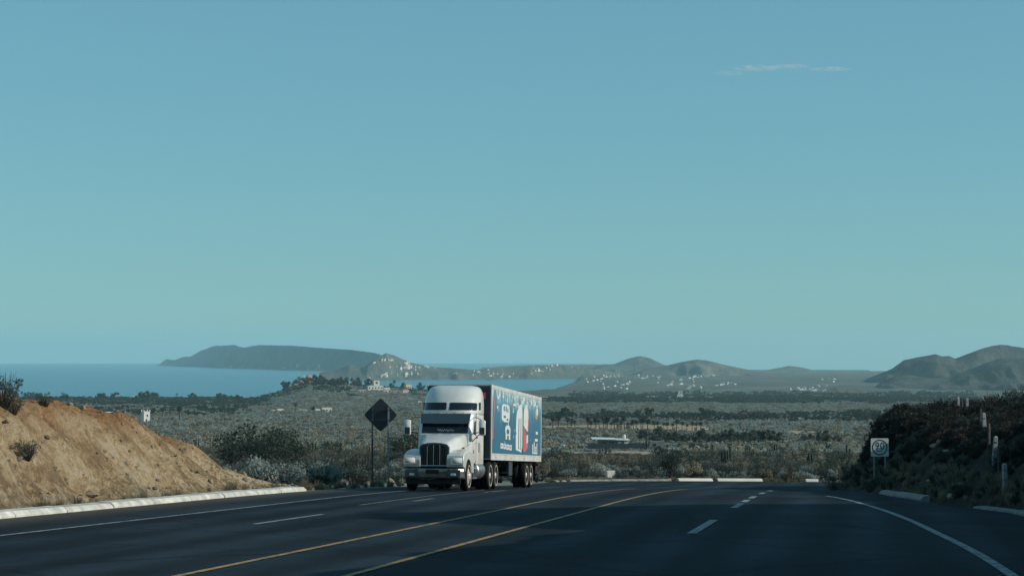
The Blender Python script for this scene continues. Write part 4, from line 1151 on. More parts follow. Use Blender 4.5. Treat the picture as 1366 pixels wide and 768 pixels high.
for u in (13.0, 14.25):
    tbuild(MB().lathe([(-0.95, 0.07), (0.95, 0.07)], 'X', 12, (0, u, 0.53)), "axle", M_dkmetal)
    for sgn in (-1, 1):
        make_wheel(trailer, 1.10 * sgn, u - OFF, 0.525, sgn, 0.26, deep=True)
        make_wheel(trailer, 0.78 * sgn, u - OFF, 0.525, sgn, 0.26, deep=True, name="inner_wheel")

# ------------------------------------------------------------------ road signs
M_signback = plain("sign_back_metal", (0.045, 0.052, 0.058), 0.7, metal=0.1, noise=0.2, nscale=3)
M_post = plain("sign_post_metal", (0.26, 0.27, 0.27), 0.6, metal=0.3, noise=0.2, nscale=4)
M_signwhite = plain("sign_white_sheeting", (0.62, 0.66, 0.63), 0.5, noise=0.1, nscale=3)
M_signblack = plain("sign_black_print", (0.012, 0.014, 0.016), 0.6)

def diamond_sign():
    x, y = at(508, 84.5)
    z = drop(x, y)
    root = empty("warning_sign", (x, y, z), (0, 0, R(-4)), "diamond road sign seen from behind on two thin posts, left of the truck", "road sign")
    r = 0.715; zc = 3.10
    pts = []
    for k in range(4):
        a = R(90 * k)
        for da in (-5, 0, 5):
            rr = r - (0.03 if da else 0.012)
            pts.append((rr * math.sin(a + R(da)), rr * math.cos(a + R(da)) + zc))
    MB().loft([[(px, 0.0, pz) for px, pz in pts], [(px, 0.006, pz) for px, pz in pts]]).build("plate", M_signback, root)
    for sx in (-0.35, 0.34):
        MB().box(sx - 0.032, sx + 0.032, -0.066, -0.002, -0.5, zc + 0.32).build("post", M_post if sx > 0 else M_signback, root, bevel=0.006)
    for zz in (zc - 0.22, zc + 0.22):
        MB().box(-0.42, 0.42, -0.096, -0.068, zz - 0.02, zz + 0.02).build("clamp_rail", M_signback, root)
    for sx in (-0.35, 0.34):
        for zz in (zc - 0.22, zc + 0.22):
            MB().lathe([(-0.108, 0.016), (-0.0965, 0.016)], 'Y', 8, (sx, 0, zz)).build("bolt", M_post, root)
diamond_sign()

def text_mesh(body, size, name):
    cu = bpy.data.curves.new("text_tmp", 'FONT'); cu.body = body; cu.size = size; cu.align_x = 'CENTER'; cu.align_y = 'CENTER'; cu.extrude = 0.002
    o = bpy.data.objects.new("text_tmp", cu); COL.objects.link(o)
    dg = bpy.context.evaluated_depsgraph_get()
    me = bpy.data.meshes.new_from_object(o.evaluated_get(dg)); me.name = name
    bpy.data.objects.remove(o); bpy.data.curves.remove(cu)
    me.materials.clear(); me.materials.append(M_signblack)
    return me

def speed_sign():
    x, y = at(1172.5, 81.0)
    z = drop(x, y)
    root = empty("speed_limit_sign", (x, y, z), (0, 0, R(4)), "square white 90 speed limit sign on two thin posts below the right bank", "road sign")
    zc = CAMZ - (596 - 471) / FPX * 81.0 - z
    h = 0.375
    def sq(hh, yy, r=0.04):
        return [(cx, yy, cz + zc) for cx, _, cz in rrect(hh, -hh, hh, 0, r, 3)]
    plate = MB().loft([sq(h, 0), sq(h, -0.006)]).build("plate", M_signwhite, root)
    n = 40
    ro, ri_ = 0.325, 0.28
    mb = MB(); vs = []; fs = []
    for k in range(n):
        a = 2 * math.pi * k / n
        for rr, yy in ((ro, -0.0075), (ri_, -0.0075), (ro, -0.0105), (ri_, -0.0105)):
            vs.append((rr * math.cos(a), yy, zc + rr * math.sin(a)))
    for k in range(n):
        a = 4 * k; b_ = 4 * ((k + 1) % n)
        fs += [(a + 2, a + 3, b_ + 3, b_ + 2), (a, b_, b_ + 1, a + 1), (a, a + 2, b_ + 2, b_), (a + 1, b_ + 1, b_ + 3, a + 3)]
    mb.add(vs, fs).build("ring", M_signblack, plate)
    for ch, dx in (("9", -0.105), ("0", 0.105)):
        o = bpy.data.objects.new("numeral", text_mesh(ch, 0.44, "numeral")); link(o, plate)
        o.rotation_euler = (math.pi / 2, 0, 0); o.location = (dx, -0.0105, zc + 0.045); o.scale = (0.85, 1.0, 1.0)
    o = bpy.data.objects.new("unit_text", text_mesh("km/h", 0.11, "unit_text")); link(o, plate); tag(o, kind="stuff")
    o.rotation_euler = (math.pi / 2, 0, 0); o.location = (0, -0.0105, zc - 0.145)
    for sx in (-0.235, 0.235):
        MB().box(sx - 0.028, sx + 0.028, 0.002, 0.05, -0.5, zc + 0.25).build("post", M_post, root, bevel=0.006)
speed_sign()

# ------------------------------------------------------------------ fence posts climbing the right-hand hillside
M_fpost = plain("weathered_concrete_post", (0.30, 0.31, 0.29), 0.85, noise=0.3, nscale=4)
M_wood = plain("dark_wooden_post", (0.05, 0.05, 0.045), 0.9, noise=0.4, nscale=5)
M_wire = plain("fence_wire", (0.12, 0.12, 0.12), 0.5, metal=0.6)
posts = [(1341, 657, 18, 1), (1326, 618, 32, 1), (1314, 584, 30, 1), (1290, 548, 20, 1), (1279, 546, 18, 1), (1265, 545, 17, 1), (1333, 632, 20, 0), (1319, 600, 24, 0), (1307, 575, 26, 0),
         (1284, 547, 13, 0), (1269, 546, 16, 0), (1256, 547, 15, 0), (1248, 549, 12, 0)]
descr = ["lowest pale fence post, nearest the road at the foot of the right bank", "pale fence post second from the bottom of the right bank", "pale fence post third from the bottom of the right bank",
         "pale fence post on the bank skyline, rightmost of the skyline row", "pale fence post on the bank skyline, middle of the pale ones", "pale fence post on the bank skyline, leftmost pale one"]
for i, (px, py, hp, pale) in enumerate(posts):
    p = sight(px, py)
    if p is None or p.y > 140: p = sight(px, py + 6)
    if p is None: continue
    hgt = max(0.8, min(2.0, hp / FPX * p.y * 1.0))
    root = empty("fence_post", (p.x, p.y, p.z), (R(random.uniform(-3, 3)), R(random.uniform(-4, 4)), R(random.uniform(0, 40))),
                 descr[i] if pale else "thin dark wooden stake in the fence on the right bank", "fence post", "fence posts on the right bank")
    w = 0.065 if pale else 0.045
    MB().loft([[(-w, -w, -0.4), (w, -w, -0.4), (w, w, -0.4), (-w, w, -0.4)], [(-w * 0.8, -w * 0.8, hgt), (w * 0.8, -w * 0.8, hgt), (w * 0.8, w * 0.8, hgt), (-w * 0.8, w * 0.8, hgt)],
               [(-w * 0.4, -w * 0.4, hgt + 0.03), (w * 0.4, -w * 0.4, hgt + 0.03), (w * 0.4, w * 0.4, hgt + 0.03), (-w * 0.4, w * 0.4, hgt + 0.03)]]).build("shaft", M_fpost if pale else M_wood, root)
    for f in (0.45, 0.8):
        MB().lathe([(hgt * f, w * 1.35), (hgt * f + 0.015, w * 1.35)], 'Z', 8).build("wire_tie", M_wire, root)

# ------------------------------------------------------------------ stones and roadside blocks
M_rock = plain("tan_stone", (0.30, 0.23, 0.145), 0.95, spec=0.15, noise=0.35, nscale=3, bump=0.6)
M_rock2 = plain("grey_stone", (0.16, 0.15, 0.125), 0.95, spec=0.15, noise=0.35, nscale=3, bump=0.6)
def rock_mesh(seed, mat):
    bm = bmesh.new(); bmesh.ops.create_icosphere(bm, subdivisions=2, radius=1.0)
    r = random.Random(seed); ax = [Vector((r.uniform(-1, 1), r.uniform(-1, 1), r.uniform(-1, 1))).normalized() for _ in range(9)]
    for v in bm.verts:
        k = 1.0
        for a in ax:
            d = v.co.normalized().dot(a)
            if d > 0.62: k = min(k, 0.62 / d + 0.10)
        v.co = v.co * k * r.uniform(0.95, 1.05); v.co.z *= 0.7
    me = bpy.data.meshes.new("rock"); bm.to_mesh(me); bm.free(); me.materials.append(mat)
    return me
ROCKS = [rock_mesh(i, M_rock if i % 3 else M_rock2) for i in range(6)]
def rock(x, y, r, label, group):
    o = bpy.data.objects.new("boulder", random.choice(ROCKS)); link(o)
    o.location = (x, y, drop(x, y) + r * 0.18); o.scale = (r * random.uniform(0.8, 1.3), r * random.uniform(0.8, 1.3), r * random.uniform(0.7, 1.1))
    o.rotation_euler = (0, 0, random.uniform(0, 6.3))
    tag(o, label, "rock", group)
for i in range(34):
    px = random.uniform(385, 545); d = random.uniform(92, 112)
    x, y = at(px, d)
    if not bool(on_road(np.array([x]), np.array([y]))[0]):
        rock(x, y, random.uniform(0.12, 0.42), "rough stone in the rubble strip between the kerb end and the diamond sign", "stones left of the truck")
for i in range(30):
    px = random.uniform(725, 905); d = random.uniform(129, 140)
    x, y = at(px, d)
    rock(x, y, random.uniform(0.10, 0.34), "stone on the bare verge of the far bend right of the trailer", "stones on the verge of the far bend")
for i in range(26):
    s = random.uniform(30, 66); x, y = st_to_xy(s, -18.5 - random.uniform(0, 0.7))
    rock(x, y, random.uniform(0.05, 0.15), "small clod at the foot of the ochre bank behind the kerb", "clods at the foot of the ochre bank")
for px, py, r in ((120, 661, 0.22), (1254, 591, 0.18), (1248, 596, 0.22), (1262, 603, 0.16), (1210, 634, 0.14), (1240, 643, 0.15), (1282, 647, 0.16), (1270, 664, 0.22)):
    p = sight(px, py)
    if p: rock(p.x, p.y, r, "pale stone lying on the slope of the right bank" if px > 600 else "dark-shadowed boulder at the foot of the ochre bank", "stones on the banks" )

def roadside_block(px, d, w, h, label, spot):
    x, y = at(px, d); z = drop(x, y)
    root = empty("marker_block", (x, y, z), (0, 0, R(12)), label, "concrete block")
    MB().loft([[(-w/2, -0.25, -0.2), (w/2, -0.25, -0.2), (w/2, 0.25, -0.2), (-w/2, 0.25, -0.2)], [(-w/2, -0.25, h * 0.95), (w/2, -0.25, h), (w/2, 0.25, h), (-w/2, 0.25, h * 0.95)]]).build("slab", M_whitewash, root, bevel=0.04)
    MB().box(-w/2 - 0.08, w/2 + 0.08, -0.34, 0.34, -0.2, 0.12).build("footing", M_concrete_old, root, bevel=0.02)
    if spot:
        MB().loft([[(0.05, -0.262, 0.18), (0.32, -0.262, 0.14), (0.36, -0.262, 0.3), (0.12, -0.262, 0.34)], [(0.05, -0.253, 0.18), (0.32, -0.253, 0.14), (0.36, -0.253, 0.3), (0.12, -0.253, 0.34)]]).build("painted_patch", M_pred, root)
roadside_block(814, 133, 0.62, 0.62, "white painted block with a red patch on the verge, right of the trailer", True)
roadside_block(1054, 135, 0.26, 0.52, "small white marker block behind the white kerb on the far bend", False)

# ------------------------------------------------------------------ buildings on the plain
M_wallw = plain("white_stucco", (0.66, 0.63, 0.55), 0.85, noise=0.12, nscale=0.5)
M_wallc = plain("cream_stucco", (0.50, 0.44, 0.33), 0.85, noise=0.15, nscale=0.5)
M_wallo = plain("ochre_stucco", (0.40, 0.25, 0.12), 0.85, noise=0.2, nscale=0.5)
M_wallg = plain("grey_block_wall", (0.17, 0.18, 0.17), 0.9, noise=0.25, nscale=0.8)
M_walld = plain("dark_fence_sheet", (0.035, 0.055, 0.062), 0.7, noise=0.3, nscale=0.7)
M_roofr = plain("red_tile_roof", (0.34, 0.13, 0.09), 0.85, noise=0.25, nscale=1.5)
M_thatch = plain("dark_thatch", (0.05, 0.055, 0.05), 0.95, noise=0.35, nscale=1.5)
M_win = plain("dark_window", (0.02, 0.025, 0.03), 0.2)
M_sheet = plain("white_sheet_roof", (0.72, 0.72, 0.66), 0.5)
KEEP = []                                         # clearings (x, y, radius)

def block(root, x0, x1, y0, y1, z0, z1, mat, name="wall", wins=(), door=False, parapet=True, wmat=None):
    w = MB().box(x0, x1, y0, y1, z0, z1).build(name, mat, root)
    if parapet:
        t = 0.25
        for bx in ((x0 - 0.1, x1 + 0.1, y0 - 0.1, y0 + t), (x0 - 0.1, x1 + 0.1, y1 - t, y1 + 0.1), (x0 - 0.1, x0 + t, y0 + t + 0.002, y1 - t - 0.002), (x1 - t, x1 + 0.1, y0 + t + 0.002, y1 - t - 0.002)):
            MB().box(*bx, z1 + 0.002, z1 + 0.5).build("parapet", mat, w)
    for (cx, cz, ww, hh) in wins:
        f = MB().box(cx - ww/2, cx + ww/2, y0 - 0.06, y0 + 0.1, cz - hh/2, cz + hh/2).build("window", M_win, w)
        MB().box(cx - ww/2 - 0.15, cx + ww/2 + 0.15, y0 - 0.16, y0 - 0.062, cz - hh/2 - 0.15, cz - hh/2 - 0.003).build("sill", mat, f)
    if door:
        cx = (x0 + x1) / 2 + 0.6
        MB().box(cx - 0.5, cx + 0.5, y0 - 0.05, y0 + 0.1, z0 + 0.1, z0 + 2.2).build("door", M_win, w)
    return w
def pyramid(root, x0, x1, y0, y1, z0, z1, mat, name="roof"):
    cx, cy = (x0 + x1)/2, (y0 + y1)/2
    return MB().loft([[(x0, y0, z0), (x1, y0, z0), (x1, y1, z0), (x0, y1, z0)], [(cx - 0.15, cy - 0.15, z1), (cx + 0.15, cy - 0.15, z1), (cx + 0.15, cy + 0.15, z1), (cx - 0.15, cy + 0.15, z1)]]).build(name, mat, root)
def bld(px, d, label, name="house", rz=0, cat="house", r=9, group=None):
    x, y = at(px, d); z = drop(x, y) - 0.3
    KEEP.append((x, y, r))
    return empty(name, (x, y, z), (0, 0, R(rz) - math.atan2(x, y)), label, cat, group)

# pale tower
r_ = bld(195, 1190, "tall narrow white tower house with corner pinnacles left on the plain", "tower_house", 25)
block(r_, -2.0, 2.0, -1.9, 1.9, -1, 7.0, M_wallw, wins=((0.3, 5.0, 0.9, 1.3), (-0.2, 2.2, 0.9, 1.4)), parapet=True)
for sx in (-1.9, 1.9):
    for sy in (-1.8, 1.8): MB().box(sx - 0.25, sx + 0.25, sy - 0.25, sy + 0.25, 7.5, 8.5).build("pinnacle", M_wallw, r_)
# white villa left
r_ = bld(149, 1420, "white two-storey villa half hidden by trees above the ochre bank", "villa", 20)
block(r_, -6, 3, -4, 4, -1, 5.4, M_wallw, wins=((-4, 3.8, 1.4, 1.4), (-1.2, 3.8, 1.4, 1.4), (1.4, 3.8, 1.2, 1.4)), door=True)
block(r_, 3.05, 8.0, -3, 3, -1, 3.4, M_wallw, "side_wing", wins=((5.4, 2.0, 1.2, 1.2),))
r_ = bld(167, 1290, "small cream hut in trees between the white villa and tower", "hut", 15)
block(r_, -2.6, 2.6, -2, 2, -1, 2.7, M_wallw, wins=((0, 1.6, 1, 1),))
r_ = bld(161, 1230, "low white shed just above the skyline of the ochre bank", "shed", 20)
block(r_, -2.8, 2.8, -1.8, 1.8, -1, 2.2, M_wallw, door=True)
# villa with a dome on the headland hill
r_ = bld(410, 2600, "ochre villa with a domed round tower on top of the coastal hill", "domed_villa", 10, r=16)
MB().lathe([(-3, 4.2), (9.5, 4.2), (9.6, 4.8), (10.3, 4.8), (10.4, 4.0), (11.6, 3.4), (12.6, 2.2), (13.1, 0.8), (13.2, 0.05)], 'Z', 20, (2, 0, 0)).build("round_tower", M_wallo, r_, smooth=True)
for k in range(5):
    a = R(-150 + 30 * k); MB().box(-0.5, 0.5, -0.3, 0.3, 5.8, 8.0).build("window", M_win, r_, loc=(2 + 4.15 * math.cos(a), 4.15 * math.sin(a), 0))
block(r_, -9.5, -2.4, -4, 4, -3, 6.5, M_wallo, "west_wing", wins=((-7.5, 3.5, 1.3, 2), (-4.5, 3.5, 1.3, 2)))
block(r_, -5.5, -3.0, -2, 1.5, 7.1, 11.5, M_wallw, "white_turret", wins=((-4.2, 9.4, 0.8, 1.4),))
block(r_, 6.4, 12.5, -4, 4, -3, 7.5, M_wallw, "east_wing", wins=((8, 4.6, 1.4, 2), (11, 4.6, 1.4, 2)))
block(r_, -18, -9.6, -4, 3, -3, 1.2, M_wallo, "terrace", parapet=True)
def villa(px, d, label, w, h, mat, rz=15, storey2=None, roof=None, name="villa", nwin=3):
    r_ = bld(px, d, label, name, rz, r=w * 0.8)
    wins = [(-w/2 + (k + 0.5) * w / nwin, h * 0.55, w / nwin * 0.4, h * 0.32) for k in range(nwin)]
    block(r_, -w/2, w/2, -w*0.32, w*0.32, -2, h, mat, wins=wins, door=False, parapet=roof is None)
    if roof: pyramid(r_, -w/2 - 0.6, w/2 + 0.6, -w*0.32 - 0.6, w*0.32 + 0.6, h + 0.01, h + w * 0.22, roof)
    if storey2:
        a, c, hh = storey2
        block(r_, w * a, w * c, -w*0.22, w*0.22, h + 0.52, h + hh, mat, "upper_floor", wins=[(w * (a + c) / 2, h + hh * 0.6, w * abs(c - a) * 0.35, hh * 0.35)])
    return r_
villa(448, 2560, "cream flat-roofed villa with wide dark openings right of the domed one", 14, 6.5, M_wallc, 8)
villa(463, 2600, "pale little house on the coastal hill crest beside tall trees", 6, 6, M_wallc)
villa(500, 2500, "long white villa terrace directly left of the diamond sign's top", 20, 5.5, M_wallw, 12, (-0.1, 0.28, 6.5), nwin=5)
villa(483, 2440, "low cream house at the left end of the long white terrace", 9, 3.6, M_wallc, 5)
villa(494, 2660, "slim white house rising behind the long white villa terrace", 6, 9.5, M_wallw, 20, (-0.4, 0.0, 4.5))
villa(516, 2480, "white house tucked behind the tip of the diamond sign", 7, 5, M_wallw)
villa(544, 2620, "square pale grey house on the coastal hill, left of the truck cab", 9, 8, M_wallc, 30)
villa(541, 2480, "white house with red tiled roof between diamond sign and truck", 8, 4.5, M_wallw, 20, roof=M_roofr)
villa(534, 2420, "small red brick house between diamond sign and truck", 4.5, 3.8, M_roofr, 20)
villa(366, 1750, "long low white shed, leftmost of the white row below the coastal hill", 8, 2.2, M_wallw, 5, name="shed")
villa(374, 1720, "white cube house second in the row below the coastal hill", 5.5, 3.2, M_wallw, 15, name="house", nwin=2)
villa(402, 1740, "small white hut in the middle of the row below the coastal hill", 3.5, 2.6, M_wallw, 10, name="hut", nwin=1)
villa(407, 1720, "low cream hut beside the small white one below the coastal hill", 3.5, 2.4, M_wallc, 10, name="hut", nwin=1)
villa(424, 1730, "white shed with dark doorway below the coastal hill", 4, 2.8, M_wallw, 14, name="shed", nwin=1)
villa(436, 1720, "bright white long house, rightmost of the row below the coastal hill", 8.5, 4.0, M_wallw, 10, nwin=3)
villa(574, 1650, "white house half hidden behind the truck cab's left edge", 5, 4.0, M_wallw, 10, nwin=2)
villa(560, 2150, "tiny white house among trees left of the truck roof", 4, 3, M_wallw, 10, nwin=1)
# thatched palapa roof
r_ = bld(541, 1700, "dark thatched pyramid roof shelter on the plain right of the diamond sign", "thatched_shelter", 10, "shelter")
pyramid(r_, -6.5, 6.5, -6, 6, 2.4, 6.2, M_thatch)
for sx in (-5.5, 5.5):
    for sy in (-5, 5): MB().box(sx - 0.15, sx + 0.15, sy - 0.15, sy + 0.15, -1, 2.4).build("post", M_wood, r_)
# farmyard behind the trailer
r_ = bld(826, 560, "low farm house with thin white sheet roof behind a dark yard fence", "farm_house", 4, r=17)
block(r_, -6.0, 2.6, -1, 5, -1.5, 2.7, M_wallg, wins=((-4.5, 1.7, 1.3, 1.1), (-2.2, 1.7, 1.3, 1.1)), parapet=False)
MB().loft([[(-8.0, -2.5, 3.05), (-1.2, -2.5, 2.9), (-1.2, 5.5, 3.0), (-8.0, 5.5, 3.15)], [(-8.0, -2.5, 3.25), (-1.2, -2.5, 3.1), (-1.2, 5.5, 3.2), (-8.0, 5.5, 3.35)]]).build("sheet_roof", M_sheet, r_)
MB().loft([[(-1.15, -2.3, 2.82), (2.8, -2.3, 2.70), (2.8, 5.3, 2.8), (-1.15, 5.3, 2.92)], [(-1.15, -2.3, 3.0), (2.8, -2.3, 2.86), (2.8, 5.3, 2.96), (-1.15, 5.3, 3.08)]]).build("sheet_roof", M_sheet, r_)
MB().box(1.2, 2.55, -2.0, -1.05, 1.4, 2.5).build("gable_panel", M_wallw, r_)
MB().box(-0.5, 0.5, -1.6, -1.02, 1.75, 2.4).build("gable_panel", M_wallw, r_)
MB().lathe([(3.0, 0.5), (4.0, 0.5), (4.25, 0.3), (4.3, 0.02)], 'Z', 12, (1.5, 2, 0)).build("water_tank", M_wallw, r_, smooth=True)
r_ = bld(823, 545, "dark sheet-metal yard fence in front of the low farm house", "yard_fence", 4, "fence", r=16)
for i in range(16):
    x0 = -8.2 + i * 1.02
    hh = 1.9 + 0.12 * math.sin(i * 2.3)
    MB().box(x0, x0 + 1.0, -0.04, 0.04, -1.2, hh).build("sheet_panel", M_walld, r_)
    MB().box(x0 - 0.05, x0 - 0.005, -0.06, 0.06, -1.2, hh + 0.1).build("post", M_wood, r_)
r_ = bld(874, 550, "plain grey block hut with two openings right of the dark yard fence", "block_hut", 6, "hut", r=6)
block(r_, -1.9, 2.2, -1.6, 1.6, -1, 2.5, M_wallg, wins=((-0.4, 1.5, 0.8, 0.8),), door=True, parapet=False)
r_ = bld(752, 520, "tiny white water tank on a stand left of the farm yard", "water_tank", 0, "tank", r=3)
MB().lathe([(0.3, 0.02), (0.3, 0.5), (1.4, 0.5), (1.6, 0.3), (1.62, 0.02)], 'Z', 14).build("vessel", M_wallw, r_, smooth=True)
MB().box(-0.5, 0.5, -0.5, 0.5, -0.5, 0.29).build("stand", M_wallg, r_)
villa(731, 3050, "long white warehouse roof far behind the trailer's rear top", 22, 3.6, M_wallw, 3, nwin=6, name="warehouse")
villa(868, 2950, "white warehouse among dark trees on the far plain", 13, 4, M_wallw, 3, nwin=3, name="warehouse")
villa(894, 2900, "white cube by the orange wall on the far plain", 4, 4.5, M_wallw, 3, nwin=1, name="house")
villa(907, 2880, "white farm house standing behind a long orange wall on the far plain", 9, 8.0, M_wallw, 8, (-0.3, 0.35, 5))
r_ = bld(914, 2820, "long low orange boundary wall on the far plain", "boundary_wall", 2, "wall", r=14)
for i in range(7): MB().box(-14 + i * 4, -10.02 + i * 4, -0.3, 0.3, -1, 2.6 + (i % 2) * 0.3).build("wall_bay", M_wallo, r_)
villa(947, 2950, "pale shed with white roof alone in the dark far tree belt", 9, 3.0, M_wallc, 3, nwin=2, name="shed")
villa(812, 2950, "thin white wall of a farm in the dark belt above the palms", 16, 2.2, M_wallc, 3, nwin=4, name="farm_wall")
villa(1061, 1330, "white flat house alone on the right of the plain", 6.5, 2.6, M_wallw, 5, nwin=3)
villa(1175, 1560, "bright white speck of a house beside the right bank's edge", 4.5, 2.2, M_wallw, 3, nwin=2)
villa(858, 1230, "tiny pale hut in scrub above the row of palms", 4, 2.0, M_wallw, 3, nwin=1, name="hut")
villa(60, 3080, "white beach house between palm clumps at the far left shore", 15, 5.0, M_wallw, 3, nwin=3, name="beach_house")
villa(182, 3090, "small white roof at the shore right of the palm clumps", 12, 3.4, M_wallw, 3, nwin=2, name="beach_house")

# far town: small blocky houses told apart only by position
def town_mesh(seed):
    r = random.Random(seed); mb = MB()
    w, d, h = r.uniform(9, 20), r.uniform(7, 11), r.uniform(4, 6)
    mb.box(-w/2, w/2, -d/2, d/2, -6, h)
    me = MB()
    pts = [(-w/2, -6), (-w/2, h), (-w*0.05, h), (-w*0.05, h * 1.55), (w*0.34, h * 1.55), (w*0.34, h * 0.8), (w/2, h * 0.8), (w/2, -6)]
    m_ = MB(); m_.loft([[(x, -d/2, z) for x, z in pts], [(x, d/2, z) for x, z in pts]])
    return m_.mesh("house", (M_wallw, M_wallc, M_wallw, M_wallw, M_wallc, M_wallw, M_wallc, M_wallw)[seed % 8])
TOWN = [town_mesh(i) for i in range(8)]
def town(n, x0, x1, y0, y1, label, group, smin=0.6, smax=1.2, seed=1):
    r = random.Random(seed); k = 0; tries = 0
    cen = [(r.uniform(x0, x1), r.uniform(y0, y1)) for _ in range(max(3, n // 6))]
    while k < n and tries < n * 8:
        tries += 1
        c = r.choice(cen); px = c[0] + r.gauss(0, 9); py = min(y1, max(y0, c[1] + r.gauss(0, 1.8)))
        p = sight(px, py)
        if p is None or p.y < 3500 or p.z < 1.0 - p.y ** 2 / (2 * ER): continue
        o = bpy.data.objects.new("house", r.choice(TOWN)); link(o)
        sc = r.uniform(smin, smax)
        o.location = p; o.scale = (sc, sc, sc); o.rotation_euler = (0, 0, R(r.uniform(-50, 50)))
        tag(o, label, "house", group); k += 1
town(46, 506, 562, 480, 503, "small pale house on the hill across the bay left of the truck roof", "houses on the bay hill", 0.35, 0.75, 1)
town(30, 562, 690, 488, 505, "small pale house on the low spit across the bay above the truck", "houses on the bay spit", 0.3, 0.65, 2)
town(16, 690, 775, 485, 503, "small pale house at the right end of the bay spit", "houses at the end of the bay", 0.35, 0.7, 3)
town(90, 780, 960, 500, 519, "small pale house in the far town on the valley slope", "houses of the far town", 0.28, 0.65, 4)
town(36, 960, 1120, 505, 521, "small pale house on the right outskirts of the far town", "houses on the town outskirts", 0.28, 0.6, 5)
town(10, 330, 440, 487, 493, "tiny pale house on the shore of the long headland", "houses on the headland", 0.8, 1.3, 6)

# ------------------------------------------------------------------ plants
M_scrub = leafmat("grey_scrub_leaves", (0.19, 0.225, 0.20), (0.32, 0.36, 0.315), (0.43, 0.45, 0.38))
M_dark = leafmat("dark_tree_leaves", (0.03, 0.045, 0.036), (0.055, 0.075, 0.058), (0.09, 0.11, 0.08))
M_dry = leafmat("dry_brush", (0.14, 0.13, 0.095), (0.28, 0.245, 0.17), (0.44, 0.36, 0.24))
M_scrubdark = leafmat("dark_scrub_leaves", (0.065, 0.085, 0.074), (0.115, 0.14, 0.118), (0.18, 0.20, 0.165))
M_bankdry_shade = leafmat("shade_dark_dead_brush", (0.035, 0.035, 0.027), (0.065, 0.060, 0.044), (0.14, 0.11, 0.07))  # darker copies of brush and leaves: the bank's shade put into their colour
M_bankgreen_shade = leafmat("shade_dark_bank_leaves", (0.022, 0.031, 0.026), (0.038, 0.050, 0.041), (0.065, 0.078, 0.06))
M_twig = plain("grey_twigs", (0.11, 0.105, 0.09), 0.9, spec=0.1, noise=0.3, nscale=2)
M_bark = plain("dark_bark", (0.045, 0.04, 0.034), 0.95, spec=0.1, noise=0.4, nscale=3)
M_cactus = leafmat("cactus_skin", (0.035, 0.055, 0.045), (0.06, 0.085, 0.065), (0.10, 0.12, 0.09), 0.6)
M_palm = leafmat("palm_fronds", (0.018, 0.028, 0.020), (0.030, 0.043, 0.028), (0.055, 0.065, 0.04))

def leaf_cloud(C, size, nr, up=0.0, aspect=0.45):
    """one folded leaf spray (two triangles) at every centre"""
    n = len(C)
    a = nr.normal(size=(n, 3)); a[:, 2] += up; a /= np.linalg.norm(a, axis=1)[:, None]
    b = nr.normal(size=(n, 3)); b -= (a * b).sum(1)[:, None] * a; b /= np.linalg.norm(b, axis=1)[:, None]
    s = (size if np.ndim(size) else np.full(n, size))[:, None] * nr.uniform(0.6, 1.4, (n, 1))
    p0 = C - a * s * 0.5; p2 = C + a * s * 0.5; p1 = C + b * s * aspect; p3 = C - b * s * aspect
    V = np.stack([p0, p1, p2, p3], 1).reshape(-1, 3)
    return V, np.arange(4 * n).reshape(n, 4)
def stems(P0, P1, w, nr):
    n = len(P0); d = P1 - P0
    side = np.cross(d, nr.normal(size=(n, 3))); side /= np.linalg.norm(side, axis=1)[:, None] + 1e-9
    side2 = np.cross(d, side); side2 /= np.linalg.norm(side2, axis=1)[:, None] + 1e-9
    V = []; F = []
    for q in (side, side2):
        v = np.stack([P0 - q * w, P0 + q * w, P1 + q * w * 0.3, P1 - q * w * 0.3], 1).reshape(-1, 3)
        F.append(np.arange(4 * n).reshape(n, 4) + len(V) * 4 * n); V.append(v)
    return np.concatenate(V), np.concatenate(F)
def two_part(name, parts):
    """join (V, F, material) pieces of ONE plant into one mesh"""
    Vs, Fs, Ms, mats, k = [], [], [], [], 0
    for V, F, mt in parts:
        Vs.append(V); Fs.append(F + k); k += len(V)
        if mt not in mats: mats.append(mt)
        Ms += [mats.index(mt)] * len(F)
    me = np_mesh(name, np.concatenate(Vs), np.concatenate(Fs), mats, smooth=False)
    if len(mats) > 1: me.polygons.foreach_set("material_index", Ms)
    return me
def clump_pts(nr, n, r, h, nclump=9):
    """leaf centres gathered in uneven clumps through a crown"""
    a = nr.uniform(0, 6.283, nclump); q = np.sqrt(nr.uniform(0.05, 1, nclump)) * r * 0.75
    c = np.stack([q * np.cos(a), q * np.sin(a), h * nr.uniform(0.35, 0.88, nclump)], 1)
    rad = nr.uniform(0.22, 0.45, nclump) * r
    i = nr.integers(0, nclump, n)
    g = nr.normal(size=(n, 3)); g /= np.linalg.norm(g, axis=1)[:, None]
    return c[i] + g * (rad[i] * nr.uniform(0.4, 1.0, n) ** 0.5)[:, None] * np.array([1, 1, 0.75]), c
def scrub_parts(seed, h, r, nleaf, lsize, nstem, leafm, stemm=None):
    nr = np.random.default_rng(seed)
    C, cc = clump_pts(nr, nleaf, r, h, 10)
    C[:, 2] = np.maximum(C[:, 2], 0.05 * h)
    lv, lf = leaf_cloud(C, lsize, nr, 0.6)
    a = nr.uniform(0, 6.283, nstem); q = r * np.sqrt(nr.uniform(0, 1, nstem))
    P0 = np.stack([0.15 * q * np.cos(a), 0.15 * q * np.sin(a), np.full(nstem, -0.15)], 1)
    P1 = np.stack([q * np.cos(a), q * np.sin(a), h * nr.uniform(0.6, 1.12, nstem)], 1)
    sv, sf = stems(P0, P1, 0.022 * h / 1.8, nr)
    return (lv, lf, leafm), (sv, sf, stemm or M_twig)

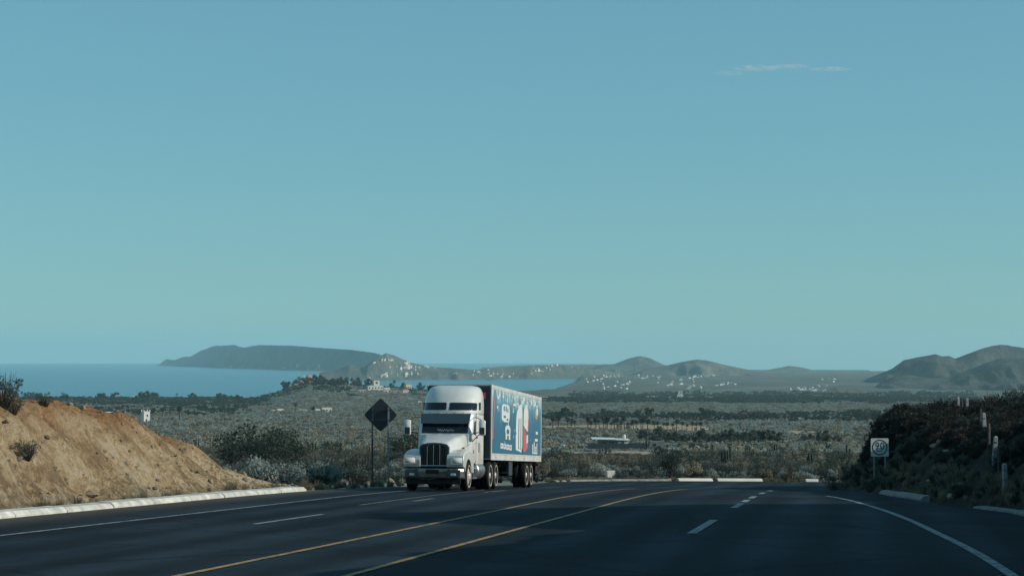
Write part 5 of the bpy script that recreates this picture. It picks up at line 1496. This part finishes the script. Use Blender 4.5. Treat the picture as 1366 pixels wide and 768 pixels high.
# --- meshes
SCRUB = []                                         # (foliage mesh, stem mesh, joined mesh)
for i in range(6):
    nr = random.Random(i)
    h = nr.uniform(1.3, 2.3); r = nr.uniform(0.9, 1.5)
    lm = (M_dry, M_scrub, M_scrubdark, M_scrubdark, M_scrub, M_scrubdark)[i]
    L, S = scrub_parts(100 + i, h, r, 760, 0.125, 60, lm)
    SCRUB.append((two_part("foliage", [L]), two_part("stems", [S]), two_part("shrub", [L, S])))
def patch_mesh(seed, n, rad, hmin, hmax, leaves, lsize, mat):
    nr = np.random.default_rng(seed); parts = []
    for k in range(n):
        a = nr.uniform(0, 6.283); q = rad * math.sqrt(nr.uniform(0, 1)); h = nr.uniform(hmin, hmax); r = h * nr.uniform(0.5, 0.8)
        C, _ = clump_pts(nr, leaves, r, h, 5)
        C = C + np.array([q * math.cos(a), q * math.sin(a), 0])
        V, F = leaf_cloud(C, lsize * h, nr, 0.5, 0.55); parts.append((V, F, mat))
    return two_part("scrub_patch", parts)

def collection_of(name, meshes):
    c = bpy.data.collections.new(name)
    for i, me in enumerate(meshes):
        c.objects.link(bpy.data.objects.new("%s_%02d" % (name, i), me))
    return c
def scatter(name, P, sc, coll, nvar, label, cat, tilt=0.08):
    n = len(P)
    me = bpy.data.meshes.new(name)
    me.vertices.add(n); me.vertices.foreach_set("co", np.asarray(P, dtype=np.float32).ravel())
    at_ = me.attributes.new("sc", 'FLOAT', 'POINT'); at_.data.foreach_set("value", np.asarray(sc, dtype=np.float32))
    rot = np.stack([rng.normal(0, tilt, n), rng.normal(0, tilt, n), rng.uniform(0, 6.283, n)], 1)
    at_ = me.attributes.new("rot", 'FLOAT_VECTOR', 'POINT'); at_.data.foreach_set("vector", rot.astype(np.float32).ravel())
    at_ = me.attributes.new("idx", 'INT', 'POINT'); at_.data.foreach_set("value", rng.integers(0, nvar, n).astype(np.int32))
    o = bpy.data.objects.new(name, me); link(o)
    ng = bpy.data.node_groups.new(name, 'GeometryNodeTree')
    ng.interface.new_socket("Geometry", in_out='INPUT', socket_type='NodeSocketGeometry')
    ng.interface.new_socket("Geometry", in_out='OUTPUT', socket_type='NodeSocketGeometry')
    gi = ng.nodes.new("NodeGroupInput"); go = ng.nodes.new("NodeGroupOutput")
    ci = ng.nodes.new("GeometryNodeCollectionInfo"); ci.inputs["Collection"].default_value = coll
    ci.inputs["Separate Children"].default_value = True; ci.inputs["Reset Children"].default_value = True
    iop = ng.nodes.new("GeometryNodeInstanceOnPoints"); iop.inputs["Pick Instance"].default_value = True
    def named(nm, dt):
        q = ng.nodes.new("GeometryNodeInputNamedAttribute"); q.data_type = dt; q.inputs["Name"].default_value = nm; return q.outputs["Attribute"]
    ng.links.new(gi.outputs[0], iop.inputs["Points"]); ng.links.new(ci.outputs[0], iop.inputs["Instance"])
    ng.links.new(named("idx", 'INT'), iop.inputs["Instance Index"])
    ng.links.new(named("rot", 'FLOAT_VECTOR'), iop.inputs["Rotation"])
    ng.links.new(named("sc", 'FLOAT'), iop.inputs["Scale"])
    ng.links.new(iop.outputs[0], go.inputs[0])
    md = o.modifiers.new("scatter", 'NODES'); md.node_group = ng
    tag(o, label, cat, kind="stuff")
    return o

def field(d0, d1, n, px0=-70, px1=1440):
    u = rng.uniform(0, 1, n); d = np.sqrt(d0 ** 2 + (d1 ** 2 - d0 ** 2) * u)
    px = rng.uniform(px0, px1, n)
    return px_az(px) * d, d, px
def keep_mask(x, y, px, pad=1.0, bare=True):
    k = np.ones(len(x), bool)
    if bare:
        for a, b_, c, e in BARE:
            jit = fbm(x / 12, y / 12, 2, 4) * (e - c) * 0.5
            k &= ~((px > a + 5) & (px < b_ - 5) & (y + jit > c + (e - c) * 0.12) & (y + jit < e - (e - c) * 0.12) & (rng.uniform(0, 1, len(x)) > 0.06))
    for cx, cy, r in KEEP:
        k &= np.hypot((x - cx), (y - cy) * 0.8) > r * pad
    k &= np.hypot(x, y) < coast_d(x / np.maximum(y, 1)) - 330
    near = np.hypot(x, y) < 160
    if near.any():
        rd = np.zeros(len(x), bool)
        so = sdist(x[near], y[near], OUT_R[::4]); si = sdist(x[near], y[near], INN_R[::4])
        rd[near] = (so > -1.2)
        k &= ~rd
    return k

COL_scrub = collection_of("scrub_source", [s[2] for s in SCRUB])
COL_patch = collection_of("patch_source", [patch_mesh(200 + i, 9, 7.0, 1.6, 3.4, 34, 0.30, M_scrub if i % 4 else M_dry) for i in range(6)])
COL_dark = collection_of("dark_patch_source", [patch_mesh(300 + i, 6, 8.0, 3.0, 5.5, 60, 0.26, M_dark) for i in range(5)])
COL_mid = collection_of("mid_scrub_source", [patch_mesh(400 + i, 3, 1.6, 1.4, 2.4, 46, 0.24, (M_dry, M_scrub, M_scrub, M_scrubdark, M_scrub, M_scrubdark)[i]) for i in range(6)])

# near scrub
x, y, px = field(112, 340, 24000)
k = keep_mask(x, y, px); x, y, px = x[k], y[k], px[k]
dens = fbm(x / 14, y / 14, 3, 77) + 0.5
k = rng.uniform(0, 1, len(x)) < np.clip(dens * 1.35, 0.15, 1); x, y = x[k], y[k]
P = np.stack([x, y, ground(x, y) + CAMZ], 1)
sc = rng.uniform(0.28, 0.75, len(x)) * np.clip(0.65 + 0.9 * (fbm(x / 25, y / 25, 2, 9) + 0.3), 0.5, 1.3)
cor = (px[k] > 715) & (px[k] < 895) if False else ((x / y * FPX + 683 > 715) & (x / y * FPX + 683 < 895) & (y > 170))
sc = np.where(cor, np.minimum(sc, 0.38), sc)
scatter("near_scrub", P, sc, COL_scrub, 6, "dense grey-green dry scrub covering the slope just beyond the road", "scrub")
# middle scrub
x, y, px = field(330, 950, 48000)
k = keep_mask(x, y, px); x, y, px = x[k], y[k], px[k]
dens = fbm(x / 40, y / 40, 3, 78) + 0.5
k = rng.uniform(0, 1, len(x)) < np.clip(dens * 1.4, 0.1, 1); x, y = x[k], y[k]
cor = (x / y * FPX + 683 > 760) & (x / y * FPX + 683 < 900) & (y < 545)
scatter("mid_scrub", np.stack([x, y, ground(x, y) + CAMZ], 1), np.where(cor, 0.3, 1.0) * rng.uniform(0.4, 0.85, len(x)), COL_mid, 6, "grey scrub covering the middle of the plain", "scrub")
# far scrub in patches
x, y, px = field(930, 3300, 60000)
k = keep_mask(x, y, px); x, y, px = x[k], y[k], px[k]
dens = fbm(x / 160, y / 60, 3, 79) + 0.5
k = rng.uniform(0, 1, len(x)) < np.clip(dens * 1.3, 0.1, 1); x, y, px = x[k], y[k], px[k]
scatter("far_scrub", np.stack([x, y, ground(x, y) + CAMZ], 1), rng.uniform(0.4, 0.8, len(x)), COL_patch, 6, "grey scrub fading out over the far plain", "scrub")
# dark woodland belts that read as one mass
xs, ys = [], []
for (d0, d1, a, b_, n) in ((1210, 1600, 735, 1240, 520), (2250, 3100, 735, 1300, 4200), (1900, 3050, -60, 360, 2600), (2250, 3250, 345, 740, 1500), (1500, 2000, -60, 330, 300), (560, 700, 880, 1100, 60), (3100, 3900, 760, 1300, 1500)):
    x, y, px = field(d0, d1, n, a, b_)
    g = fbm(x / 90, y / 40, 3, 83) + 0.5
    fr_ = (y - d0) / (d1 - d0); ed = 0.5 * (fbm(px / 38, y * 0 + d0, 3, 84) + 0.35)
    g = g * sstep(ed - 0.12, ed + 0.1, fr_) * sstep(ed - 0.12, ed + 0.1, 1 - fr_ + 0.15)
    k = keep_mask(x, y, px, 0.8) & (rng.uniform(0, 1, n) < np.clip(g * 2.2 - 0.45, 0.03, 1)); xs.append(x[k]); ys.append(y[k])
x = np.concatenate(xs); y = np.concatenate(ys)
scatter("dark_woodland", np.stack([x, y, ground(x, y) + CAMZ], 1), rng.uniform(0.45, 0.95, len(x)), COL_dark, 5, "dark belts of woodland across the plain and along the shore", "woodland")

# hillside brush on the right
X = rng.uniform(8, 60, 12000); Y = rng.uniform(40, 112, 12000)
je = rng.integers(0, len(INN_R), 9000); we = rng.uniform(0.5, 7, 9000)
X = np.concatenate([X, INN_R[je, 0] + we * CT]); Y = np.concatenate([Y, INN_R[je, 1] - we * ST + rng.normal(0, 0.5, 9000)])
w = sdist(X, Y, INN_R[::4]); k = (w > 0.5) & (X / np.maximum(Y, 1) < 0.33) & (Y > 40)
X, Y, w = X[k], Y[k], w[k]
g = fbm(X / 2.5, Y / 2.5, 3, 91) + 0.5
k = rng.uniform(0, 1, len(X)) < np.clip(g * 2.2 - 0.55, 0.02, 0.9); X, Y, w = X[k], Y[k], w[k]
Z = np.array([drop(a, b_) for a, b_ in zip(X, Y)])
COL_brush = collection_of("brush_source", [two_part("brush", list(scrub_parts(500 + i, 0.8, 0.6, 170, 0.10, 60, (M_bankdry_shade, M_bankgreen_shade, M_bankgreen_shade, M_bankdry_shade)[i], M_bark))) for i in range(4)])
scatter("bank_brush", np.stack([X, Y, Z - 0.03], 1), np.where(Y > 84, 1.5, 1.0) * rng.uniform(0.22, 0.65, len(X)) * np.clip(w / 2.5, 0.5, 1), COL_brush, 4, "dry brush in shade-darkened colours covering the shaded right bank", "brush", 0.2)
# stubble and embedded stones on the ochre cut
mv = MV.reshape(-1, 3); sel = rng.integers(0, len(mv), 2600); q = mv[sel] + np.column_stack([rng.normal(0, 0.1, (2600, 2)), np.zeros(2600)])
t_ = xy_to_st(q[:, 0], q[:, 1])[1]; k = (t_ < -18.9 * K) & (t_ > -25 * K); q = q[k][:650]
COL_stub = collection_of("stubble_source", [two_part("stubble", [scrub_parts(560 + i, 0.22, 0.16, 30, 0.05, 14, M_dry)[0], scrub_parts(560 + i, 0.22, 0.16, 30, 0.05, 14, M_dry)[1]]) for i in range(2)] + ROCKS[:3])
ss_ = rng.uniform(0.4, 1.3, len(q)) * 1.0
scatter("bank_stubble", q, np.where(rng.uniform(0, 1, len(q)) < 2, ss_ * 0.45, ss_), COL_stub, 2, "dark stubble dotted over the ochre cut bank", "stubble", 0.2)
COL_peb = collection_of("pebble_source", ROCKS)
sel = rng.integers(0, len(mv), 2600); q = mv[sel]; t_ = xy_to_st(q[:, 0], q[:, 1])[1]; k = (t_ < -18.6 * K) & (t_ > -23 * K); q = q[k][:1300]
scatter("bank_stones", q, rng.uniform(0.02, 0.085, len(q)) * rng.choice([1, 1, 1.6], len(q)), COL_peb, 6, "loose stones stuck in the ochre cut bank", "stones", 0.6)
# dry grass along the road edges
def tuft_mesh(seed):
    nr = np.random.default_rng(seed); n = 60
    a = nr.uniform(0, 6.283, n); q = nr.uniform(0.02, 0.3, n)
    P0 = np.stack([0.3 * q * np.cos(a), 0.3 * q * np.sin(a), np.full(n, -0.05)], 1); P1 = np.stack([q * np.cos(a), q * np.sin(a), nr.uniform(0.2, 0.55, n)], 1)
    V, F = stems(P0, P1, 0.012, nr); return two_part("grass_tuft", [(V, F, M_dry)])
COL_tuft = collection_of("tuft_source", [tuft_mesh(600 + i) for i in range(4)])
pts = []
for i in range(520):
    j = random.randrange(60, 190); p = INN_R[j]
    if 44 < p[1] < 100:
        pts.append((p[0] + random.uniform(0.35, 1.3), p[1] + random.uniform(-0.5, 0.5)))
for i in range(120):
    s = random.uniform(28, 92); t = -18.1 - abs(random.gauss(0, 0.12)); pts.append(st_to_xy(s, t))
for i in range(500):
    px = random.uniform(735, 1095); sel = bend_pts(px, px + 1, 2)[0]; pts.append((sel[0] + random.uniform(-0.5, 0.5), sel[1] + abs(random.gauss(0, 1.6)) + 0.5))
pts = np.array(pts); Z = np.array([drop(a, b_) for a, b_ in pts])
scatter("dry_grass", np.column_stack([pts, Z]), rng.uniform(0.25, 0.75, len(pts)), COL_tuft, 4, "straw-coloured grass tufts along the road edges", "grass", 0.15)

# --- single shrubs one can tell apart, nearest the road
def shrub(x, y, s, label, group, var=None, name="shrub"):
    fol, stm, joined = SCRUB[random.randrange(1, 6) if var is None else var]
    root = empty(name, (x, y, drop(x, y) - 0.03), (0, 0, random.uniform(0, 6.3)), label, "shrub", group)
    root.scale = (s, s, s * random.uniform(0.85, 1.2))
    for nm, me in (("foliage", fol), ("stems", stm)):
        link(bpy.data.objects.new(nm, me), root)
nsh = 0
for i in range(900):
    px = random.uniform(300, 560) if i % 2 else random.uniform(722, 1110)
    d = random.uniform(84, 128) if i % 2 else random.uniform(132, 165)
    x, y = at(px, d)
    s_, t_ = xy_to_st(x, y)
    so = float(sdist(np.array([x]), np.array([y]), OUT_R[::4])[0])
    if so > -1.3 or float(sdist(np.array([x]), np.array([y]), INN_R[::4])[0]) > -1: continue
    if i % 2 and t_ > -19.6 * K: continue
    if i % 2 and s_ < 72 * K and t_ > -30: continue
    if nsh >= 230: break
    if 478 < px < 536 and d < 92: continue
    nsh += 1
    sz = random.choice((0.25, 0.3, 0.35, 0.4, 0.45, 0.5, 0.6, 0.7))
    where = ("beside the tip of the ochre bank" if px < 345 else "behind the end of the left kerb" if px < 420 else "between the left kerb end and the diamond sign" if px < 485 else "around the posts of the diamond sign" if px < 535 else "close to the truck's left mirror" if px < 600 else
             "just right of the trailer's rear" if px < 790 else "around the white painted block on the far verge" if px < 850 else "left of the white kerb blocks" if px < 905 else "behind the left white kerb block" if px < 955 else "behind the right white kerb block" if px < 1020 else "in the bend shaded by the right bank")
    size = "tiny" if sz < 0.34 else "low" if sz < 0.46 else "knee-high" if sz < 0.65 else "waist-high"
    row = "front-row" if d < (104 if i % 2 else 146) else "back-row"
    shrub(x, y, sz, "%s %s grey-green shrub %s" % (size, row, where), "shrubs " + where)
for px, py, s in ((6, 543, 0.35), (37, 612, 0.25), (18, 552, 0.22), (60, 541, 0.2), (1100, 652, 0.3), (1112, 656, 0.3), (1135, 640, 0.4), (1180, 655, 0.25), (1160, 657, 0.2), (1356, 532, 0.6), (1340, 536, 0.4), (1364, 548, 0.5), (1225, 560, 0.35), (1290, 575, 0.3)):
    p = sight(px, py)
    if p and p.y < 200: shrub(p.x, p.y, s, "small shrub rooted in the ochre bank's face" if px < 600 else "bushy dark shrub growing on the shaded right bank", "shrubs on the banks", 2)

# --- mesquite trees: trunk with limbs, clumped crown
def tree_mesh(seed, h, r, nleaf, lsize, leafm, nclump=16):
    nr = np.random.default_rng(seed); rr_ = random.Random(seed)
    C, cc = clump_pts(nr, nleaf, r, h, nclump)
    lv, lf = leaf_cloud(C, lsize, nr, 0.3, 0.5)
    tw = two_part("crown", [(lv, lf, leafm)])
    mb = MB()
    fork = Vector((rr_.uniform(-0.1, 0.1) * r, rr_.uniform(-0.1, 0.1) * r, h * 0.22))
    mb.tube([(0, 0, -0.3), (0.02 * r, 0, h * 0.1), fork], [0.035 * h, 0.028 * h, 0.024 * h], 7)
    for c in cc[:10]:
        c = Vector(c); mid = fork.lerp(c, 0.5) + Vector((0, 0, -0.05 * h))
        mb.tube([fork, mid, c], [0.018 * h, 0.012 * h, 0.005 * h], 5)
    return tw, mb.mesh("trunk", M_bark)
TREES = [tree_mesh(700 + i, 3.6, 2.4, 1900, 0.13, M_dark if i < 2 else M_scrub, 18) for i in range(3)]
FARTREES = [tree_mesh(720 + i, 6.0, 3.6, 420, 0.75, M_dark, 12) for i in range(4)]
def tree(x, y, s, label, group=None, kind=None, name="tree", sz=1.0, far=False):
    lib = FARTREES if far else TREES
    cr, tk = lib[random.randrange(len(lib)) if kind is None else kind]
    root = empty(name, (x, y, drop(x, y) - 0.1), (0, 0, random.uniform(0, 6.3)), label, "tree", group)
    root.scale = (s, s, s * sz)
    link(bpy.data.objects.new("trunk", tk), root); link(bpy.data.objects.new("crown", cr), root)
tree(*at(352, 122), 1.05, "large dark thorny bush tree behind the end of the left kerb", kind=0, name="mesquite_tree")
tree(*at(330, 136), 0.8, "dark mesquite just left of the large thorny one behind the kerb", kind=1, name="mesquite_tree")
tree(*at(312, 128), 0.9, "low dark mesquite touching the tip of the ochre bank", kind=0, name="mesquite_tree")
tree(*at(390, 108), 0.65, "low dark bush at the end of the left kerb", kind=1, name="mesquite_tree")
tree(*at(375, 172), 1.1, "dark round mesquite out on the slope above the kerb end", kind=0, name="mesquite_tree")
tree(*at(895, 134.5), 0.55, "dark round bush at the left end of the white kerb", kind=0, name="mesquite_tree", sz=1.3)
tree(*at(770, 139), 0.35, "dark low bush on the verge left of the white block", kind=1, name="mesquite_tree")
tree(*at(742, 158), 0.55, "dark mesquite directly right of the trailer's rear wheels", kind=1, name="mesquite_tree")
tree(*at(545, 205), 1.1, "dark tree beside the truck's left mirror", kind=0, name="mesquite_tree")
tree(*at(527, 150), 0.5, "dark bush right of the diamond sign's posts", kind=1, name="mesquite_tree")
tree(*at(930, 175), 0.5, "dark mesquite above the white kerb's left block", kind=0, name="mesquite_tree")
tree(*at(1010, 170), 0.45, "dark mesquite above the white kerb's right block", kind=1, name="mesquite_tree")
tree(*at(1100, 140), 0.5, "dark mesquite at the foot of the right bank beyond the bend", kind=0, name="mesquite_tree")
tree(*at(1120, 150), 0.6, "dark tall mesquite partly hidden by the right bank beyond the bend", kind=1, name="mesquite_tree")
for i in range(30):
    px = random.uniform(180, 560) if i % 2 else random.uniform(890, 1150); d = random.uniform(230, 560)
    x, y = at(px, d)
    if any(math.hypot(x - a, y - b_) < r for a, b_, r in KEEP): continue
    tree(x, y, random.uniform(0.45, 0.85), "scattered mesquite on the plain left of the truck" if px < 600 else "scattered mesquite on the plain right of the truck", "scattered mesquites left" if px < 600 else "scattered mesquites right", name="mesquite_tree")
for i in range(90):
    if i % 3 == 0: px, d, lab, grp = random.uniform(-20, 350), random.uniform(2500, 3020), "dark tree in the belt along the beach at the left", "trees along the beach"
    elif i % 3 == 1: px, d, lab, grp = random.uniform(375, 590), random.uniform(2480, 2750), "dark tree among the villas on the coastal hill", "trees on the coastal hill"
    else: px, d, lab, grp = random.uniform(730, 1230), random.uniform(1220, 1550), "dark tree in the belt beyond the palm row", "trees beyond the palm row"
    x, y = at(px, d)
    if any(math.hypot(x - a, y - b_) < r * 0.8 for a, b_, r in KEEP): continue
    tree(x, y, random.uniform(0.8, 1.7) * (1.3 if d > 2000 else 0.8), lab, grp, name="shore_tree" if i % 3 == 0 else "tree", far=True, sz=random.uniform(0.9, 1.3))

# --- cardon cacti
def cactus_mesh(seed):
    r = random.Random(seed); mb = MB()
    H = 1.0
    def arm(base, top, rad):
        path = [Vector(base)]
        if base[2] > 0.0:
            out = Vector((top[0], top[1], base[2] + 0.10)); path += [Vector((top[0] * 0.6 + base[0] * 0.4, top[1] * 0.6 + base[1] * 0.4, base[2] + 0.02)), out]
        path += [Vector((top[0], top[1], top[2] * 0.7 + 0.3 * path[-1].z)), Vector(top), Vector((top[0], top[1], top[2] + rad * 0.7))]
        rr_ = [rad] * (len(path) - 1) + [rad * 0.3]
        mb.tube(path, rr_, 8)
    arm((0, 0, -0.1), (0, 0, r.uniform(0.8, 1.0)), 0.045)
    for k in range(r.randint(2, 6)):
        a = r.uniform(0, 6.3); q = r.uniform(0.12, 0.26); zb = r.uniform(0.12, 0.35)
        arm((0.03 * math.cos(a), 0.03 * math.sin(a), zb), (q * math.cos(a), q * math.sin(a), r.uniform(0.45, 0.98)), r.uniform(0.028, 0.042))
    return mb.mesh("cactus", M_cactus, smooth=True)
CACTI = [cactus_mesh(i) for i in range(7)]
def cactus(x, y, h, label, group):
    o = bpy.data.objects.new("cactus", random.choice(CACTI)); link(o)
    o.location = (x, y, drop(x, y) - 0.05); o.scale = (h * random.uniform(0.85, 1.3),) * 2 + (h,); o.rotation_euler = (0, 0, random.uniform(0, 6.3))
    tag(o, label, "cactus", group)
for px, d, h in ((376, 330, 4.5), (418, 300, 4.2), (412, 345, 3.8), (455, 270, 4.0), (470, 330, 4.2), (392, 380, 4.6), (350, 360, 4.2), (438, 420, 4.5), (497, 260, 3.6), (530, 240, 3.2), (288, 340, 4.0), (260, 420, 4.5), (320, 450, 4.6)):
    x, y = at(px, d); cactus(x, y, h * 0.72, "dark branching cactus standing out of the scrub left of the truck", "cacti left of the truck")
for i in range(26):
    px = random.uniform(870, 1130); d = random.uniform(150, 420)
    x, y = at(px, d); cactus(x, y, random.uniform(1.3, 2.8), "dark columnar cactus in the scrub above the white kerb", "cacti above the white kerb")
for px, d, h in ((807, 372, 2.3), (801, 370, 1.5), (812, 371, 1.8), (862, 520, 4.2), (738, 300, 2.2)):
    x, y = at(px, d); cactus(x, y, h, "dark cactus on the bare ground below the farm yard", "cacti by the farm yard")
for i in range(26):
    px = random.uniform(180, 540); d = random.uniform(150, 520)
    x, y = at(px, d)
    if d < 160 and px > 480: continue
    cactus(x, y, random.uniform(1.6, 3.0), "slim dark cactus scattered in the scrub left of the truck", "scattered cacti left")

# --- palms
def palm_mesh(seed):
    r = random.Random(seed); nr = np.random.default_rng(seed); H = 7.0
    mb = MB(); lean = r.uniform(-0.5, 0.5)
    mb.tube([(0, 0, -0.4), (lean * 0.3, 0, H * 0.4), (lean, 0, H)], [0.30, 0.22, 0.20], 7)
    trunk = mb.mesh("trunk", M_bark, smooth=True)
    V, F, k = [], [], 0
    for i in range(44):
        a = r.uniform(0, 6.283); el = r.uniform(-0.9, 1.2); L = r.uniform(1.5, 2.3)
        d = Vector((math.cos(a) * math.cos(el), math.sin(a) * math.cos(el), math.sin(el)))
        s = Vector((-math.sin(a), math.cos(a), 0)); c = Vector((lean, 0, H + 0.1))
        n = 9                                       # a fan of narrow blades
        for j in range(n):
            b_ = (j - (n - 1) / 2) * 0.16
            tip = c + d * L * (1 - abs(b_) * 0.25) + s * b_ * L * 0.75 + Vector((0, 0, -0.35 * abs(b_) * L - 0.25))
            mid = c + d * L * 0.55 + s * b_ * L * 0.28
            q = d.cross(s) * 0.03 + s * 0.05
            V += [c + d * 0.3, mid - q, tip, mid + q]; F.append((k, k + 1, k + 2, k + 3)); k += 4
    return trunk, np_mesh("crown", np.array([tuple(v) for v in V]), np.array(F), M_palm, smooth=False)
PALMS = [palm_mesh(i) for i in range(4)]
def palm(px, d, s, label, group):
    x, y = at(px, d); tk, cr = random.choice(PALMS)
    root = empty("palm_tree", (x, y, drop(x, y)), (0, 0, random.uniform(0, 6.3)), label, "palm tree", group); root.scale = (s * 1.15, s * 1.15, s)
    link(bpy.data.objects.new("trunk", tk), root); link(bpy.data.objects.new("crown", cr), root)
for px, d, s in ((737, 920, 0.75), (745, 915, 0.8), (756, 925, 0.75), (762, 930, 0.7), (767, 920, 0.6), (784, 925, 0.8), (788, 930, 0.6)):
    palm(px, d, s, "palm in the row right of the trailer, left end", "palms at the left end of the row")
for px in list(np.linspace(795, 862, 17)) + list(np.linspace(865, 935, 12)):
    palm(px + random.uniform(-2, 2), random.uniform(905, 960), random.uniform(0.5, 0.85), "palm in the dense row across the bare field", "palms along the bare field")
for px, d in ((30, 2950), (38, 2960), (66, 2980), (84, 2940), (158, 2960), (237, 2980)):
    palm(px, d, random.uniform(1.0, 1.4), "palm standing up against the sea along the beach", "palms along the beach")
for px, d in ((386, 2640), (395, 2640), (400, 2620), (446, 2700), (432, 2680), (428, 2600), (470, 2680), (478, 2700), (526, 2720), (560, 2700), (566, 2690), (490, 2690)):
    palm(px, d, random.uniform(1.2, 1.7), "palm against the bay among the villas on the coastal hill", "palms on the coastal hill")
for px, d in ((240, 1230), (218, 1350), (394, 1640), (418, 1500), (130, 1500), (205, 1500)):
    palm(px, d, random.uniform(0.9, 1.2), "lone palm in the scrub of the left plain", "palms on the left plain")

# ------------------------------------------------------------------ thin wisps of cloud, high beyond the hills
def cloud(px, py, wpx, hpx, dist, dens, seed, label):
    D = dist
    x = px_az(px) * D; z = CAMZ + (471 - py) / FPX * D
    w = wpx / FPX * D / 2; h = hpx / FPX * D / 2
    m = bpy.data.materials.new("cloud_wisp"); m.use_nodes = True
    nt = m.node_tree
    for n in list(nt.nodes): nt.nodes.remove(n)
    out = nt.nodes.new("ShaderNodeOutputMaterial"); pv = nt.nodes.new("ShaderNodeVolumePrincipled")
    pv.inputs["Color"].default_value = (0.80, 0.95, 1.0, 1); pv.inputs["Anisotropy"].default_value = 0.2
    tc = nt.nodes.new("ShaderNodeTexCoord")
    ln = nt.nodes.new("ShaderNodeVectorMath"); ln.operation = 'LENGTH'
    mp = nt.nodes.new("ShaderNodeMapping"); mp.inputs["Scale"].default_value = (2.6, 1.2, 1.1); mp.inputs["Location"].default_value = (seed * 3.7, seed, 0)
    nz = nt.nodes.new("ShaderNodeTexNoise"); nz.inputs["Scale"].default_value = 1.2; nz.inputs["Detail"].default_value = 5; nz.inputs["Distortion"].default_value = 0.6
    nt.links.new(tc.outputs["Object"], ln.inputs[0]); nt.links.new(tc.outputs["Object"], mp.inputs[0]); nt.links.new(mp.outputs[0], nz.inputs["Vector"])
    mr = nt.nodes.new("ShaderNodeMapRange"); mr.inputs["From Min"].default_value = 1.0; mr.inputs["From Max"].default_value = 0.1
    nt.links.new(ln.outputs["Value"], mr.inputs["Value"])
    m2 = nt.nodes.new("ShaderNodeMapRange"); m2.inputs["From Min"].default_value = 0.42; m2.inputs["From Max"].default_value = 0.75
    nt.links.new(nz.outputs["Fac"], m2.inputs["Value"])
    a = nt.nodes.new("ShaderNodeMath"); a.operation = 'MULTIPLY'; c = nt.nodes.new("ShaderNodeMath"); c.operation = 'MULTIPLY'; c.inputs[1].default_value = dens
    nt.links.new(mr.outputs[0], a.inputs[0]); nt.links.new(m2.outputs[0], a.inputs[1]); nt.links.new(a.outputs[0], c.inputs[0]); nt.links.new(c.outputs[0], pv.inputs["Density"])
    nt.links.new(pv.outputs[0], out.inputs["Volume"])
    bm = bmesh.new(); bmesh.ops.create_icosphere(bm, subdivisions=3, radius=1.0)
    me = bpy.data.meshes.new("cloud"); bm.to_mesh(me); bm.free(); me.materials.append(m)
    o = bpy.data.objects.new("cloud", me); link(o)
    o.location = (x, D, z); o.scale = (w, w * 0.5, h)
    tag(o, label, "cloud")
cloud(1012, 90, 78, 9, 14000, 0.05, 1, "thin bright wisp of cloud, widest of the row high at the right")
cloud(1056, 88, 62, 8, 14200, 0.045, 2, "thin wisp of cloud in the middle of the row high at the right")
cloud(1108, 91, 66, 7, 14400, 0.04, 3, "faint wisp of cloud at the right end of the high row")
cloud(974, 97, 46, 9, 13800, 0.03, 4, "faint low wisp of cloud at the left end of the high row")

# ------------------------------------------------------------------ air: a thin even haze round the whole scene
def make_haze(density):
    m = bpy.data.materials.new("haze_air"); m.use_nodes = True
    nt = m.node_tree
    for n in list(nt.nodes): nt.nodes.remove(n)
    out = nt.nodes.new("ShaderNodeOutputMaterial")
    pv = nt.nodes.new("ShaderNodeVolumePrincipled")
    pv.inputs["Color"].default_value = (0.60, 0.95, 1.0, 1)
    pv.inputs["Density"].default_value = density
    pv.inputs["Anisotropy"].default_value = 0.1
    nt.links.new(pv.outputs[0], out.inputs["Volume"])
    MB().box(-45000, 45000, -45000, 45000, -700, 330).build("haze", m)
    o = bpy.data.objects["haze"]
    tag(o, "thin pale blue sea haze lying over the whole plain and bay", "haze", kind="stuff")
HAZE = 4.9e-5
make_haze(HAZE)
